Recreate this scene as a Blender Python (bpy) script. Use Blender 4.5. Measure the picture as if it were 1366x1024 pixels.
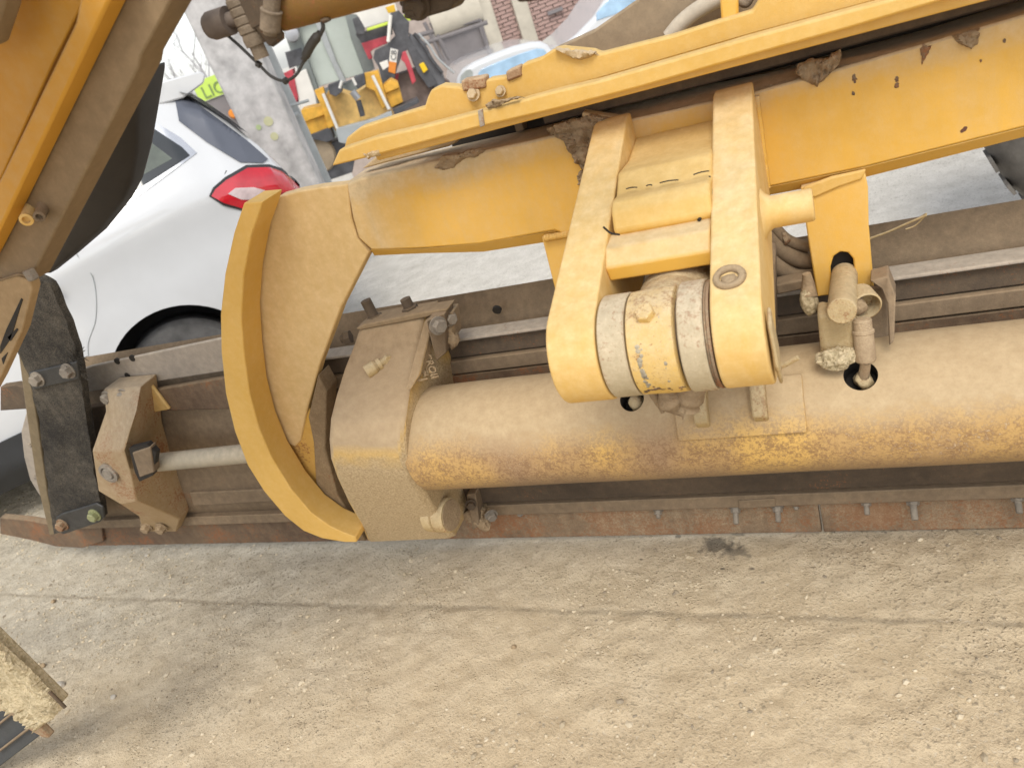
import bpy, bmesh, math, random
from mathutils import Vector, Matrix, noise
random.seed(7)
S = bpy.context.scene
for o in list(bpy.data.objects): bpy.data.objects.remove(o)
COL = S.collection
rad = math.radians

# ------------------------------------------------------------ camera
F = 1025.0; CX, CY = 683.0, 512.0
PITCH, ROLL, CAMH = rad(26.5), rad(21.0), 1.55
def nrm(v): v = Vector(v); return v.normalized()
_up = Vector((-math.sin(ROLL)*math.cos(PITCH), math.cos(ROLL)*math.cos(PITCH), -math.sin(PITCH)))  # world up seen by camera (right, up, fwd)
_d = nrm((-1574-683, -248, F)); _x = -_d                  # direction of the blade seen by camera
_xh = (_x - _up*_x.dot(_up)).normalized()
_yw = -(_up.cross(_xh))
RW = Matrix((_xh, _yw, _up))                               # camera vector -> world vector
CAM = Vector((0, 0, CAMH))
cam = bpy.data.cameras.new('camera'); camo = bpy.data.objects.new('camera', cam); COL.objects.link(camo)
cr, cu, cf = RW @ Vector((1,0,0)), RW @ Vector((0,1,0)), RW @ Vector((0,0,1))
m3 = Matrix((cr, cu, -cf)).transposed()
camo.matrix_world = Matrix.Translation(CAM) @ m3.to_4x4()
cam.sensor_width = 36; cam.lens = F/1366*36; cam.clip_start = 0.02; cam.clip_end = 500
cam.dof.use_dof = True; cam.dof.focus_distance = 1.75; cam.dof.aperture_fstop = 5.2
S.camera = camo

# ------------------------------------------------------------ world, sun, exposure
SUN_EL, SUN_AZ = rad(52), rad(158)        # azimuth clockwise from +Y: behind and right of the camera
w = bpy.data.worlds.new('World'); S.world = w; w.use_nodes = True
nt = w.node_tree; nt.nodes.clear()
sky = nt.nodes.new('ShaderNodeTexSky'); sky.sky_type = 'NISHITA'; sky.sun_disc = False
sky.sun_elevation = SUN_EL; sky.sun_rotation = SUN_AZ; sky.air_density = 1.0; sky.dust_density = 1.2; sky.ozone_density = 1.0
hs = nt.nodes.new('ShaderNodeHueSaturation'); hs.inputs['Saturation'].default_value = 0.28; hs.inputs['Value'].default_value = 1.0
bg = nt.nodes.new('ShaderNodeBackground'); bg.inputs['Strength'].default_value = 0.15
ow = nt.nodes.new('ShaderNodeOutputWorld')
nt.links.new(sky.outputs[0], hs.inputs['Color']); nt.links.new(hs.outputs[0], bg.inputs['Color']); nt.links.new(bg.outputs[0], ow.inputs['Surface'])
sl = bpy.data.lights.new('sun', 'SUN'); sl.energy = 1.15; sl.angle = rad(24); sl.color = (1.0, 0.94, 0.83)
so = bpy.data.objects.new('sun', sl); COL.objects.link(so)
sd = Vector((math.sin(SUN_AZ)*math.cos(SUN_EL), math.cos(SUN_AZ)*math.cos(SUN_EL), math.sin(SUN_EL)))
so.rotation_euler = sd.to_track_quat('Z', 'Y').to_euler()
S.view_settings.view_transform = 'Standard'; S.view_settings.look = 'None'
S.view_settings.exposure = 0.74; S.view_settings.gamma = 1; S.view_settings.use_curve_mapping = False
S.render.engine = 'CYCLES'

# ------------------------------------------------------------ frames
class Frame:
    """A right-handed frame through the camera's ground; rows are its axes in the world. origin: world point of frame (0,0,0)."""
    def __init__(s, X, Y, Z, camz=CAMH):
        s.R = Matrix((X, Y, Z)); s.o = CAM - s.R.transposed() @ Vector((0, 0, camz)); s.c = Vector((0, 0, camz))
    def ray(s, x, y): return s.R @ (RW @ Vector(((x-CX)/F, -(y-CY)/F, 1)))
    def at(s, x, y, ax, v):
        d = s.ray(x, y); return s.c + d*((v-s.c[ax])/d[ax])
    def mat(s, p=(0,0,0)): return Matrix.Translation(s.o + s.R.transposed() @ Vector(p)) @ s.R.transposed().to_4x4()
Xm = (RW @ _x).normalized(); Ym = (Vector((0,1,0)) - Xm*Xm[1]).normalized(); Zm = Xm.cross(Ym)
FM = Frame(Xm, Ym, Zm)                                     # grader: X along the blade, Y away, Z up
FW = Frame(Vector((1,0,0)), Vector((0,1,0)), Vector((0,0,1)))
a = rad(28)
FB = Frame(Vector((math.cos(a), math.sin(a), 0)), Vector((-math.sin(a), math.cos(a), 0)), Vector((0,0,1)))  # yard behind
M = FM.at; B = FB.at
def shifted(f, x, dx, dy): return (x, )

# ------------------------------------------------------------ materials
MATS = {}
def newmat(name):
    m = bpy.data.materials.new(name); m.use_nodes = True; m.node_tree.nodes.clear(); return m
class G:
    def __init__(s, m): s.t = m.node_tree; s.n = s.t.nodes; s.l = s.t.links
    def node(s, typ, **k):
        n = s.n.new(typ)
        for a_, v in k.items(): setattr(n, a_, v)
        return n
    def put(s, sock, v):
        if isinstance(v, bpy.types.NodeSocket): s.l.new(v, sock)
        else: sock.default_value = v
    def math(s, op, a_, b_=0.0, clamp=False):
        n = s.node('ShaderNodeMath', operation=op); n.use_clamp = clamp; s.put(n.inputs[0], a_); s.put(n.inputs[1], b_); return n.outputs[0]
    def noise(s, vec, scale, detail=4, rough=.55, dist=0):
        n = s.node('ShaderNodeTexNoise'); s.put(n.inputs['Vector'], vec); n.inputs['Scale'].default_value = scale
        n.inputs['Detail'].default_value = detail; n.inputs['Roughness'].default_value = rough; n.inputs['Distortion'].default_value = dist; return n.outputs[0]
    def mix(s, f, a_, b_):
        n = s.node('ShaderNodeMix', data_type='RGBA'); s.put(n.inputs[0], f); s.put(n.inputs[6], c4(a_)); s.put(n.inputs[7], c4(b_)); return n.outputs[2]
    def ramp(s, f, lo, hi, a_=0.0, b_=1.0):
        n = s.node('ShaderNodeMapRange'); n.clamp = True; s.put(n.inputs[0], f); n.inputs[1].default_value = lo; n.inputs[2].default_value = hi
        n.inputs[3].default_value = a_; n.inputs[4].default_value = b_; return n.outputs[0]
    def mapv(s, vec, scale):
        n = s.node('ShaderNodeVectorMath', operation='MULTIPLY'); s.put(n.inputs[0], vec); n.inputs[1].default_value = scale; return n.outputs[0]
def c4(c):
    if isinstance(c, bpy.types.NodeSocket): return c
    return (c[0], c[1], c[2], 1)
DUST = (.50, .395, .235)
def dusty(name, base, dust=DUST, amt=.35, up=.6, rust=0.0, rough=.62, grain=.35, bump=.25, metal=0, var=.25, patch=1.2, rustcol=(.17, .065, .025), chips=None, gs=420, band=None, streak=.25):
    """painted or bare steel under settled dust; rust in fine specks; dust lies thicker on faces that look up"""
    m = newmat(name); g = G(m)
    co = g.node('ShaderNodeTexCoord').outputs['Object']
    geo = g.node('ShaderNodeNewGeometry'); nz = g.node('ShaderNodeSeparateXYZ'); g.put(nz.inputs[0], geo.outputs['Normal'])
    n1 = g.noise(co, 3.5, 6, .6); n2 = g.noise(co, gs, 2, .6); n3 = g.noise(co, 45, 6, .7)
    ns = g.noise(g.mapv(co, (40, 40, 3)), 1.0, 4, .6)
    f = g.math('ADD', amt, g.math('MULTIPLY', g.math('SUBTRACT', n1, .5), patch))
    f = g.math('ADD', f, g.math('MULTIPLY', g.math('SUBTRACT', n2, .5), grain))
    f = g.math('ADD', f, g.math('MULTIPLY', g.math('SUBTRACT', n3, .5), .5))
    f = g.math('ADD', f, g.math('MULTIPLY', g.math('SUBTRACT', ns, .5), streak))
    if band:                                     # dust sifted from above, thick along one edge: (axis, from, to, amount)
        xyz = g.node('ShaderNodeSeparateXYZ'); g.put(xyz.inputs[0], co)
        for ax_, lo_, hi_, am_ in band:
            bb = g.math('ADD', xyz.outputs[ax_], g.math('ADD', g.math('MULTIPLY', g.math('SUBTRACT', n3, .5), .03), g.math('MULTIPLY', g.math('SUBTRACT', n1, .5), .10))); f = g.math('ADD', f, g.ramp(bb, lo_, hi_, 0, am_))
    f = g.math('ADD', f, g.math('MULTIPLY', nz.outputs[2], up), True)
    n5 = g.noise(co, 150, 4, .7)
    dcol = g.mix(g.ramp(n3, .3, .7), tuple(c*.82 for c in dust), tuple(min(1, c*1.12) for c in dust)); dcol = g.mix(g.ramp(n5, .5, .75, 0, .5*min(1, grain*1.5)), dcol, tuple(c*.74 for c in dust))
    bcol = g.mix(g.ramp(n1, .3, .7), tuple(c*(1-var) for c in base), base)
    col = g.mix(f, bcol, dcol)
    if rust > 0:
        nr = g.noise(co, 130, 5, .8); nb = g.noise(co, 7, 4, .6)
        rf = g.math('ADD', nr, g.math('MULTIPLY', nb, .8)); rf = g.ramp(rf, 1.12-rust*.55, 1.2-rust*.5)
        rf = g.math('MULTIPLY', rf, g.math('SUBTRACT', 1.15, g.math('MULTIPLY', f, .8)), True)
        col = g.mix(rf, col, g.mix(n2, rustcol, tuple(c*2.0 for c in rustcol)))
    if chips:
        nc = g.noise(co, 28, 3, .5); col = g.mix(g.ramp(nc, chips, chips+.015), col, (.12, .05, .03))
    b = g.node('ShaderNodeBsdfPrincipled'); g.put(b.inputs['Base Color'], col); g.put(b.inputs['Roughness'], g.ramp(f, 0, 1, rough, .95)); b.inputs['Metallic'].default_value = metal
    b.inputs['Specular IOR Level'].default_value = .35
    bp = g.node('ShaderNodeBump'); bp.inputs['Strength'].default_value = bump; bp.inputs['Distance'].default_value = .004
    h = g.math('ADD', g.math('MULTIPLY', n2, .5), g.math('ADD', g.math('ADD', n3, n5), g.math('MULTIPLY', n1, .5))); g.put(bp.inputs['Height'], h); g.put(b.inputs['Normal'], bp.outputs[0])
    o = g.node('ShaderNodeOutputMaterial'); g.l.new(b.outputs[0], o.inputs[0]); MATS[name] = m; return m
def plain(name, col, rough=.5, metal=0, var=.15, scale=8, bump=0, trans=0, spec=.5, coat=0):
    m = newmat(name); g = G(m); co = g.node('ShaderNodeTexCoord').outputs['Object']
    n = g.noise(co, scale, 5, .6); c = g.mix(g.ramp(n, .3, .7), tuple(x*(1-var) for x in col), tuple(min(1, x*(1+var*.4)) for x in col))
    b = g.node('ShaderNodeBsdfPrincipled'); g.put(b.inputs['Base Color'], c); b.inputs['Roughness'].default_value = rough; b.inputs['Metallic'].default_value = metal
    b.inputs['Transmission Weight'].default_value = trans; b.inputs['Specular IOR Level'].default_value = spec; b.inputs['Coat Weight'].default_value = coat
    if bump:
        bp = g.node('ShaderNodeBump'); bp.inputs['Strength'].default_value = bump; bp.inputs['Distance'].default_value = .004
        g.put(bp.inputs['Height'], g.noise(co, scale*12, 4, .7)); g.put(b.inputs['Normal'], bp.outputs[0])
    o = g.node('ShaderNodeOutputMaterial'); g.l.new(b.outputs[0], o.inputs[0]); MATS[name] = m; return m
YEL = (.78, .45, .08)
yellow = dusty('yellow_paint', YEL, dust=(.60, .46, .26), amt=.17, up=.75, rough=.5, chips=.72, patch=.55, bump=.14, grain=.15, var=.1)
yellow_arm = dusty('yellow_arm_paint', YEL, dust=(.54, .41, .24), amt=.12, up=.6, rough=.5, chips=.73, patch=.7, bump=.16, grain=.3, streak=.5, band=((2, 1.19, 1.245, .85), (0, -.86, -.98, .55)))
yellow_dusty = dusty('yellow_paint_dusty', YEL, dust=(.60, .44, .20), amt=.36, up=.4, rough=.6, chips=.78, patch=.7, bump=.18, grain=.25)
web_tan = dusty('yoke_tan_dust', (.74, .46, .13), dust=(.60, .445, .25), amt=.62, up=.3, rough=.75, patch=.6, bump=.12, grain=.2)
yellow_cream = dusty('yellow_paint_cream_dust', YEL, dust=(.67, .52, .28), amt=.48, up=.25, rough=.7, streak=.6, patch=1.0, bump=.15, grain=.2)
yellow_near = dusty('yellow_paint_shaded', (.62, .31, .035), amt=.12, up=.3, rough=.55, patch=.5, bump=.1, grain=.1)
yellow_grit = dusty('yellow_paint_gritty', (.62, .36, .08), amt=.40, up=.9, rust=.62, rough=.75, grain=1.1, bump=.5, patch=.9)
cream_grit = dusty('cast_steel_gritty', (.50, .34, .13), amt=.62, up=.6, rust=.3, rough=.85, grain=.9, bump=.55, patch=.8)
tan_steel = dusty('steel_tan_dust', (.12, .085, .055), dust=(.275, .20, .125), amt=.60, up=.6, rust=.1, grain=.4, bump=.3, patch=.7)
dark_steel = dusty('steel_dark_dirty', (.055, .04, .03), dust=(.155, .11, .068), amt=.45, up=.5, rust=.12, grain=.4, bump=.3)
grey_steel = dusty('steel_grey_dust', (.25, .22, .19), dust=(.44, .37, .29), amt=.45, up=.5, rust=.1, grain=.25, bump=.15)
brown_plate = dusty('plate_brown_dust', (.18, .12, .06), dust=(.29, .21, .125), amt=.55, up=.3, grain=.2, bump=.1, patch=.5, var=.1)
rusty = dusty('rusty_steel', (.15, .085, .048), dust=(.36, .275, .175), amt=.55, up=.7, rust=.45, grain=1.0, bump=.6, patch=2.2, streak=.8, rustcol=(.17, .07, .028))
mud = dusty('dried_mud', gs=220, base= (.26, .18, .105), dust=(.40, .295, .18), amt=.5, up=.5, grain=.7, bump=.8, rough=.95)
sand = dusty('caked_sand', (.42, .34, .20), dust=(.66, .55, .36), gs=150, amt=.45, up=.2, grain=3.0, bump=1.0, rough=.95)
void = plain('gap_shade_black', (.022, .017, .012), .8, var=.3)  # near-black standing in for the shade inside holes and gaps
rubber_dark = plain('rubber_smooth', (.030, .026, .024), .55, var=.4, scale=5, bump=.1)
belt_mat = dusty('belt_fibre', (.022, .019, .016), dust=(.22, .185, .135), amt=.20, up=.1, grain=1.6, bump=1.0, rough=.9, patch=1.3)
clamp_mat = plain('clamp_steel', (.05, .048, .045), .5, .3, var=.3, scale=30, bump=.2)
bolt_mat = dusty('bolt_steel', (.17, .15, .13), dust=(.42, .36, .28), amt=.4, up=.4, rust=.12, grain=.5, bump=.3, metal=.2)
zinc = dusty('zinc_rod', (.42, .37, .28), dust=(.55, .47, .34), amt=.4, up=.5, grain=.4, bump=.2, metal=.2)
hose_mat = dusty('hose_dusty', (.08, .06, .045), dust=(.32, .25, .175), amt=.55, up=.4, grain=.6, bump=.4)
gold_cyl = dusty('cylinder_gold', (.26, .13, .022), dust=(.13, .085, .045), amt=.35, up=.2, rust=.15, grain=.5, bump=.2)
white_paint = plain('car_white', (.60, .61, .62), .22, var=.03, spec=.5, coat=.6)
glass_dark = plain('car_glass_dark', (.015, .02, .022), .06, var=.6, scale=2.5, spec=.9)
glass_reflect = plain('car_glass_reflection', (.10, .12, .09), .12, var=.7, scale=3, spec=.9)  # greenish reflection put into the glass colour
glass_rear = plain('car_glass_grey', (.11, .12, .15), .22, var=.25, scale=2, spec=.8)
glass_blue = plain('glass_sky_reflection', (.38, .56, .74), .12, var=.35, scale=3, spec=.8)  # pale blue of the reflected sky put into the glass colour
chrome = plain('chrome_trim', (.62, .63, .65), .25, .9, var=.1)
black_plastic = plain('black_plastic', (.03, .031, .033), .6, var=.2)
tyre_mat = plain('tyre_rubber', (.10, .097, .095), .85, var=.5, scale=10, bump=.4)
rim_mat = plain('rim_alloy', (.35, .35, .36), .4, .6, var=.1)
red_lens = plain('red_lens', (.55, .012, .025), .12, var=.25, scale=12, coat=.8)
clear_lens = plain('clear_lens', (.62, .50, .50), .15, var=.2, scale=30)
concrete = plain('old_concrete', (.52, .50, .485), .9, var=.42, scale=7, bump=.5)
pole_paint = plain('grey_paint', (.38, .40, .40), .5, var=.15)
lime = plain('lime_sign', (.52, .70, .12), .6, var=.1)
sign_ink = plain('sign_ink', (.20, .28, .10), .7)
machine_yellow = plain('machine_yellow', (.74, .40, .05), .5, var=.35, scale=9)
machine_pale = plain('machine_pale_yellow', (.76, .50, .17), .6, var=.35, scale=9)
machine_black = plain('machine_black', (.085, .085, .092), .6, var=.55, scale=10)
machine_red = plain('machine_red', (.50, .06, .08), .5, var=.35)
cab_glass = plain('cab_glass', (.50, .55, .50), .18, var=.18, scale=1.8)
orange_mat = plain('orange_sticker', (.75, .25, .03), .5)
label_white = plain('sticker_white', (.75, .72, .66), .5, var=.08)
bark = plain('bare_twigs', (.36, .35, .36), .9)
brick_mat = plain('brick_pale', (.46, .31, .27), .9, var=.35, scale=2.2, bump=.3)
mortar = plain('brick_mortar', (.40, .33, .29), .95, var=.2)
plaster = plain('plaster', (.52, .47, .38), .9, var=.25, scale=3)
gate_mat = plain('gate_steel', (.22, .20, .20), .8, var=.3, scale=2)
stone_mat = plain('stone_pale', (.58, .53, .45), .9, var=.3, scale=30, bump=.5)

# ------------------------------------------------------------ object helpers
CUR = {}
def thing(name, label, cat, frame, p=(0,0,0), group=None):
    e = bpy.data.objects.new(name, None); COL.objects.link(e); e.empty_display_size = .1
    e.matrix_world = frame.mat(p); e['label'] = label; e['category'] = cat
    if group: e['group'] = group
    CUR.update(root=e, o=Vector(p)); return e
def mesh_obj(name, me, mats, parent=None, label=None, smooth=None):
    for m in (mats if isinstance(mats, (list, tuple)) else [mats]): me.materials.append(m)
    if smooth is not None:
        me.polygons.foreach_set('use_smooth', [True]*len(me.polygons)); me.set_sharp_from_angle(angle=rad(smooth))
    o = bpy.data.objects.new(name, me); COL.objects.link(o)
    if parent: o.parent = parent
    if label: o['label'] = label
    return o
def from_bm(name, bm, mats, parent=None, label=None, smooth=35, shift=True):
    if shift: bmesh.ops.translate(bm, verts=bm.verts, vec=-CUR['o'])
    bmesh.ops.recalc_face_normals(bm, faces=bm.faces)
    me = bpy.data.meshes.new(name); bm.to_mesh(me); bm.free()
    return mesh_obj(name, me, mats, parent or CUR['root'], label, smooth)
def bev(o, wd=.004, seg=2):
    m = o.modifiers.new('bevel', 'BEVEL'); m.width = wd; m.segments = seg; m.limit_method = 'ANGLE'; m.angle_limit = rad(30); m.harden_normals = False; return o
def prism_bm(bm, pts, vec):
    a_ = [bm.verts.new(p) for p in pts]; b_ = [bm.verts.new(Vector(p)+Vector(vec)) for p in pts]; n = len(pts)
    bm.faces.new(a_); bm.faces.new(b_[::-1])
    for i in range(n): bm.faces.new((a_[i], b_[i], b_[(i+1)%n], a_[(i+1)%n]))
    return bm
def plate(name, px, ax, v, th, mat, parent=None, label=None, fr=None, wd=.004, smooth=35):
    """outline seen in the picture, laid on the plane axis=v and given real thickness away from it"""
    fr = fr or FM
    pts = [fr.at(x, y, ax, v) for x, y in px]; vec = [0, 0, 0]; vec[ax] = th
    bm = bmesh.new(); prism_bm(bm, pts, vec); o = from_bm(name, bm, mat, parent, label, smooth)
    if wd: bev(o, wd)
    return o
def solid(name, pts, vec, mat, parent=None, label=None, wd=.003, smooth=35):
    bm = bmesh.new(); prism_bm(bm, [Vector(p) for p in pts], vec); o = from_bm(name, bm, mat, parent, label, smooth)
    if wd: bev(o, wd)
    return o
def box(name, lo, hi, mat, parent=None, label=None, wd=.003):
    x0, y0, z0 = lo; x1, y1, z1 = hi
    return solid(name, [(x0,y0,z0),(x1,y0,z0),(x1,y1,z0),(x0,y1,z0)], (0,0,z1-z0), mat, parent, label, wd)
def ring_pts(c, ax, r, n, up=None):
    ax = Vector(ax).normalized(); u = ax.orthogonal().normalized(); v_ = ax.cross(u)
    return [Vector(c)+(u*math.cos(2*math.pi*i/n)+v_*math.sin(2*math.pi*i/n))*r for i in range(n)]
def lathe_bm(bm, c, ax, prof, n=32, cap=True):
    ax = Vector(ax).normalized(); rows = []
    for (t, r) in prof: rows.append([bm.verts.new(p) for p in ring_pts(Vector(c)+ax*t, ax, max(r, 1e-4), n)])
    for i in range(len(rows)-1):
        for j in range(n): bm.faces.new((rows[i][j], rows[i][(j+1)%n], rows[i+1][(j+1)%n], rows[i+1][j]))
    if cap: bm.faces.new(rows[0][::-1]); bm.faces.new(rows[-1])
    return bm
def lathe(name, c, ax, prof, mat, parent=None, label=None, n=32, cap=True, smooth=35):
    return from_bm(name, lathe_bm(bmesh.new(), c, ax, prof, n, cap), mat, parent, label, smooth)
def rod(name, p, q, r, mat, parent=None, label=None, n=24, r2=None, wd=0):
    p, q = Vector(p), Vector(q); L = (q-p).length
    o = lathe(name, p, q-p, [(0, r), (L, r if r2 is None else r2)], mat, parent, label, n)
    if wd: bev(o, wd)
    return o
def bolt(p, ax, r, mat=None, parent=None, washer=True, shank=0, name='bolt', h=None):
    """hex head with washer, optional threaded shank sticking out"""
    mat = mat or bolt_mat; ax = Vector(ax).normalized(); bm = bmesh.new(); h = h or r*1.0; t = 0
    if washer: lathe_bm(bm, p, ax, [(0, r*1.35), (r*.25, r*1.35)], 16); t = r*.25
    lathe_bm(bm, Vector(p)+ax*t, ax, [(0, r), (h*.85, r), (h, r*.86)], 6)
    if shank: lathe_bm(bm, Vector(p)+ax*(t+h), ax, [(0, r*.55), (shank*.92, r*.55), (shank, r*.45)], 12)
    return from_bm(name, bm, mat, parent, smooth=30)
def smooth_path(pts, k=6):
    P = [Vector(p) for p in pts]; P = [P[0]*2-P[1]]+P+[P[-1]*2-P[-2]]; out = []
    for i in range(1, len(P)-2):
        for j in range(k):
            t = j/k; a_, b_, c_, d_ = P[i-1], P[i], P[i+1], P[i+2]
            out.append(.5*((2*b_)+(c_-a_)*t+(2*a_-5*b_+4*c_-d_)*t*t+(-a_+3*b_-3*c_+d_)*t**3))
    out.append(P[-2]); return out
def sweep_bm(bm, pts, r, n=10, k=6, wob=0):
    P = smooth_path(pts, k) if k > 1 else [Vector(p) for p in pts]; rows = []; u = None
    for i, p in enumerate(P):
        t = (P[min(i+1, len(P)-1)]-P[max(i-1, 0)]).normalized()
        u = t.orthogonal().normalized() if u is None else (u-t*u.dot(t)).normalized(); v_ = t.cross(u)
        rr = r(i/(len(P)-1)) if callable(r) else r; rr *= 1+wob*(noise.noise(p*60))
        rows.append([bm.verts.new(p+(u*math.cos(2*math.pi*j/n)+v_*math.sin(2*math.pi*j/n))*rr) for j in range(n)])
    for i in range(len(rows)-1):
        for j in range(n): bm.faces.new((rows[i][j], rows[i][(j+1)%n], rows[i+1][(j+1)%n], rows[i+1][j]))
    bm.faces.new(rows[0][::-1]); bm.faces.new(rows[-1]); return bm
def sweep(name, pts, r, mat, parent=None, label=None, n=10, k=6, wob=0):
    return from_bm(name, sweep_bm(bmesh.new(), pts, r, n, k, wob), mat, parent, label, 50)
def blob(name, c, size, mat, parent=None, label=None, amp=.35, freq=18, sub=4, seed=0):
    bm = bmesh.new(); bmesh.ops.create_icosphere(bm, subdivisions=sub, radius=1)
    for v_ in bm.verts:
        d = v_.co.normalized(); p = Vector((d.x*size[0], d.y*size[1], d.z*size[2])); q = p*freq+Vector((seed, seed*2, 0))
        k = 1+amp*(noise.noise(q)+.5*noise.noise(q*2.7)+.3*noise.noise(q*6.1)); v_.co = Vector(c)+p*k
    return from_bm(name, bm, mat, parent, label, 60)
def mud_patch(name, px, y, th, parent=None, label=None, seed=0, fr=None, mat=None, nrmv=(0,-1,.2), freq=45):
    """crust of dried mud: outline filled with a fine net whose skin is lumpy and cracked"""
    fr = fr or FM; pts = [fr.at(a_, b_, 1, y) for a_, b_ in px]; bm = bmesh.new()
    vs = [bm.verts.new(p) for p in pts]; bm.faces.new(vs)
    bmesh.ops.triangulate(bm, faces=bm.faces)
    for _ in range(4):
        bmesh.ops.subdivide_edges(bm, edges=[e for e in bm.edges if e.calc_length() > .006], cuts=1, use_grid_fill=False)
        bmesh.ops.triangulate(bm, faces=bm.faces)
    edge = {v_ for e in bm.edges if e.is_boundary for v_ in e.verts}; nv = Vector(nrmv).normalized()
    for v_ in bm.verts:
        q = v_.co*freq+Vector((seed*3, seed, 0)); h = .5+.6*noise.noise(q)+.45*abs(noise.noise(q*2.2))+.25*noise.noise(q*5)
        if v_ in edge: v_.co += nv*-.004+Vector((noise.noise(q*3), 0, noise.noise(q*3+Vector((9,0,0)))))*.004
        else: v_.co += nv*th*1.9*max(.05, h*1.3-.25)
    return from_bm(name, bm, mat or mud, parent, label, 75)
def apply_bool(o, cutters, transfer=False):
    for c in cutters:
        m = o.modifiers.new('b', 'BOOLEAN'); m.operation = 'DIFFERENCE'; m.object = c; m.solver = 'EXACT'
        if transfer: m.material_mode = 'TRANSFER'
    bpy.context.view_layer.update()
    dg = bpy.context.evaluated_depsgraph_get(); me = bpy.data.meshes.new_from_object(o.evaluated_get(dg))
    o.modifiers.clear(); old = o.data; o.data = me
    for c in cutters:
        d = c.data; bpy.data.objects.remove(c); bpy.data.meshes.remove(d)
    me.polygons.foreach_set('use_smooth', [True]*len(me.polygons)); me.set_sharp_from_angle(angle=rad(35))
def text_obj(name, body, size, mat, matw, parent, depth=.002, squash=1.0):
    cu_ = bpy.data.curves.new(name, 'FONT'); cu_.body = body; cu_.size = size; cu_.extrude = depth; cu_.align_x = 'CENTER'; cu_.align_y = 'CENTER'
    t = bpy.data.objects.new(name, cu_); COL.objects.link(t); bpy.context.view_layer.update()
    me = bpy.data.meshes.new_from_object(t.evaluated_get(bpy.context.evaluated_depsgraph_get())); bpy.data.objects.remove(t)
    me.transform(matw); me.transform(Matrix.Translation(-CUR['o'])); me.materials.clear()
    return mesh_obj(name, me, mat, parent)

# ------------------------------------------------------------ ground
def dip(x, y):
    d = math.hypot(x, y); t = min(1, max(0, (d-5.0)/6.0)); return -.75*t*t*(3-2*t)
def gh(x, y):
    p = Vector((x, y, 0))
    h = .005*noise.noise(p*1.3)+.0045*noise.noise(p*5)+.005*noise.noise(p*14)+.0045*noise.noise(p*34)
    gr = max(0, min(1, (-x-1.0)*.6+noise.noise(p*.9)*.8+.1)); h += gr*.006*noise.noise(p*60)
    # shallow groove a tyre edge left in front of the blade
    yl = .905+.055*noise.noise(Vector((x*1.2, 3, 0)))-.02*x; dd = abs(y-(1.385-.027*x+.02*noise.noise(Vector((x*3, 0, 0)))))
    h -= .0035*math.exp(-(dd/.012)**2)*max(0,.5+1.2*noise.noise(p*3))
    return h
def grid(x0, x1, y0, y1, st, hf):
    nx, ny = int((x1-x0)/st)+1, int((y1-y0)/st)+1; V = []; Fc = []
    for j in range(ny):
        for i in range(nx):
            x, y = x0+i*st, y0+j*st; V.append((x, y, hf(x, y)))
    for j in range(ny-1):
        for i in range(nx-1):
            k = j*nx+i; Fc.append((k, k+1, k+1+nx, k+nx))
    return V, Fc
gm = newmat('yard_ground'); g = G(gm)
pos = g.node('ShaderNodeNewGeometry').outputs['Position']; sx = g.node('ShaderNodeSeparateXYZ'); g.put(sx.inputs[0], pos)
n1 = g.noise(pos, 1.1, 5, .6); n2 = g.noise(pos, 9, 6, .65); n3 = g.noise(pos, 90, 4, .7); n4 = g.noise(pos, 500, 2, .6)
# trodden soft tan dust near the machine's side, washed grey gravel beyond it: one wandering border
bx = g.math('ADD', g.math('MULTIPLY', sx.outputs[1], .75), g.math('MULTIPLY', sx.outputs[0], -.28)); bx = g.math('ADD', bx, g.math('MULTIPLY', g.math('SUBTRACT', n1, .5), .9))
fg = g.ramp(bx, .95, 1.9)
tan_ = g.mix(g.ramp(n2, .35, .68), (.57, .45, .29), (.65, .525, .35))
gry = g.mix(g.ramp(n2, .35, .68), (.46, .40, .30), (.58, .52, .41))
col = g.mix(fg, tan_, gry)
far = g.ramp(sx.outputs[1], 1.9, 3.0); col = g.mix(far, col, g.mix(g.ramp(n2, .3, .7), (.53, .50, .44), (.70, .665, .60)))
rough = g.math('MULTIPLY', g.ramp(n1, .35, .62, .25, .9), 1.0)
col = g.mix(g.math('MULTIPLY', g.ramp(n3, .54, .68), rough), col, (.20, .165, .12))
dw = g.node('ShaderNodeVectorMath', operation='ADD'); g.put(dw.inputs[0], pos); dn = g.node('ShaderNodeTexNoise'); dn.inputs['Scale'].default_value = 7; g.put(dn.inputs['Vector'], pos); ds = g.mapv(dn.outputs['Color'], (.16, .16, .16)); g.put(dw.inputs[1], ds)
vr = g.node('ShaderNodeTexVoronoi', feature='DISTANCE_TO_EDGE'); g.put(vr.inputs['Vector'], dw.outputs[0]); vr.inputs['Scale'].default_value = 3.1
crk = g.math('MULTIPLY', g.ramp(vr.outputs[0], .0, .009, 1, 0), g.ramp(g.noise(pos, 2.3, 3, .5), .56, .64, 0, .45)); col = g.mix(crk, col, (.17, .135, .095))
yy = g.math('ADD', sx.outputs[1], g.math('ADD', g.math('MULTIPLY', sx.outputs[0], .0272), g.math('MULTIPLY', g.math('SUBTRACT', n1, .5), .03)))
ln = g.math('MULTIPLY', g.ramp(g.math('ABSOLUTE', g.math('SUBTRACT', yy, 1.388)), .003, .013, 1, 0), g.ramp(n2, .35, .55, .15, .55)); col = g.mix(ln, col, (.20, .16, .11))
col = g.mix(g.ramp(n3, .30, .42, .5, 0), col, (.60, .54, .44))
col = g.mix(g.ramp(n4, .5, .8, 0, .30), col, (.26, .21, .15))
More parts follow.
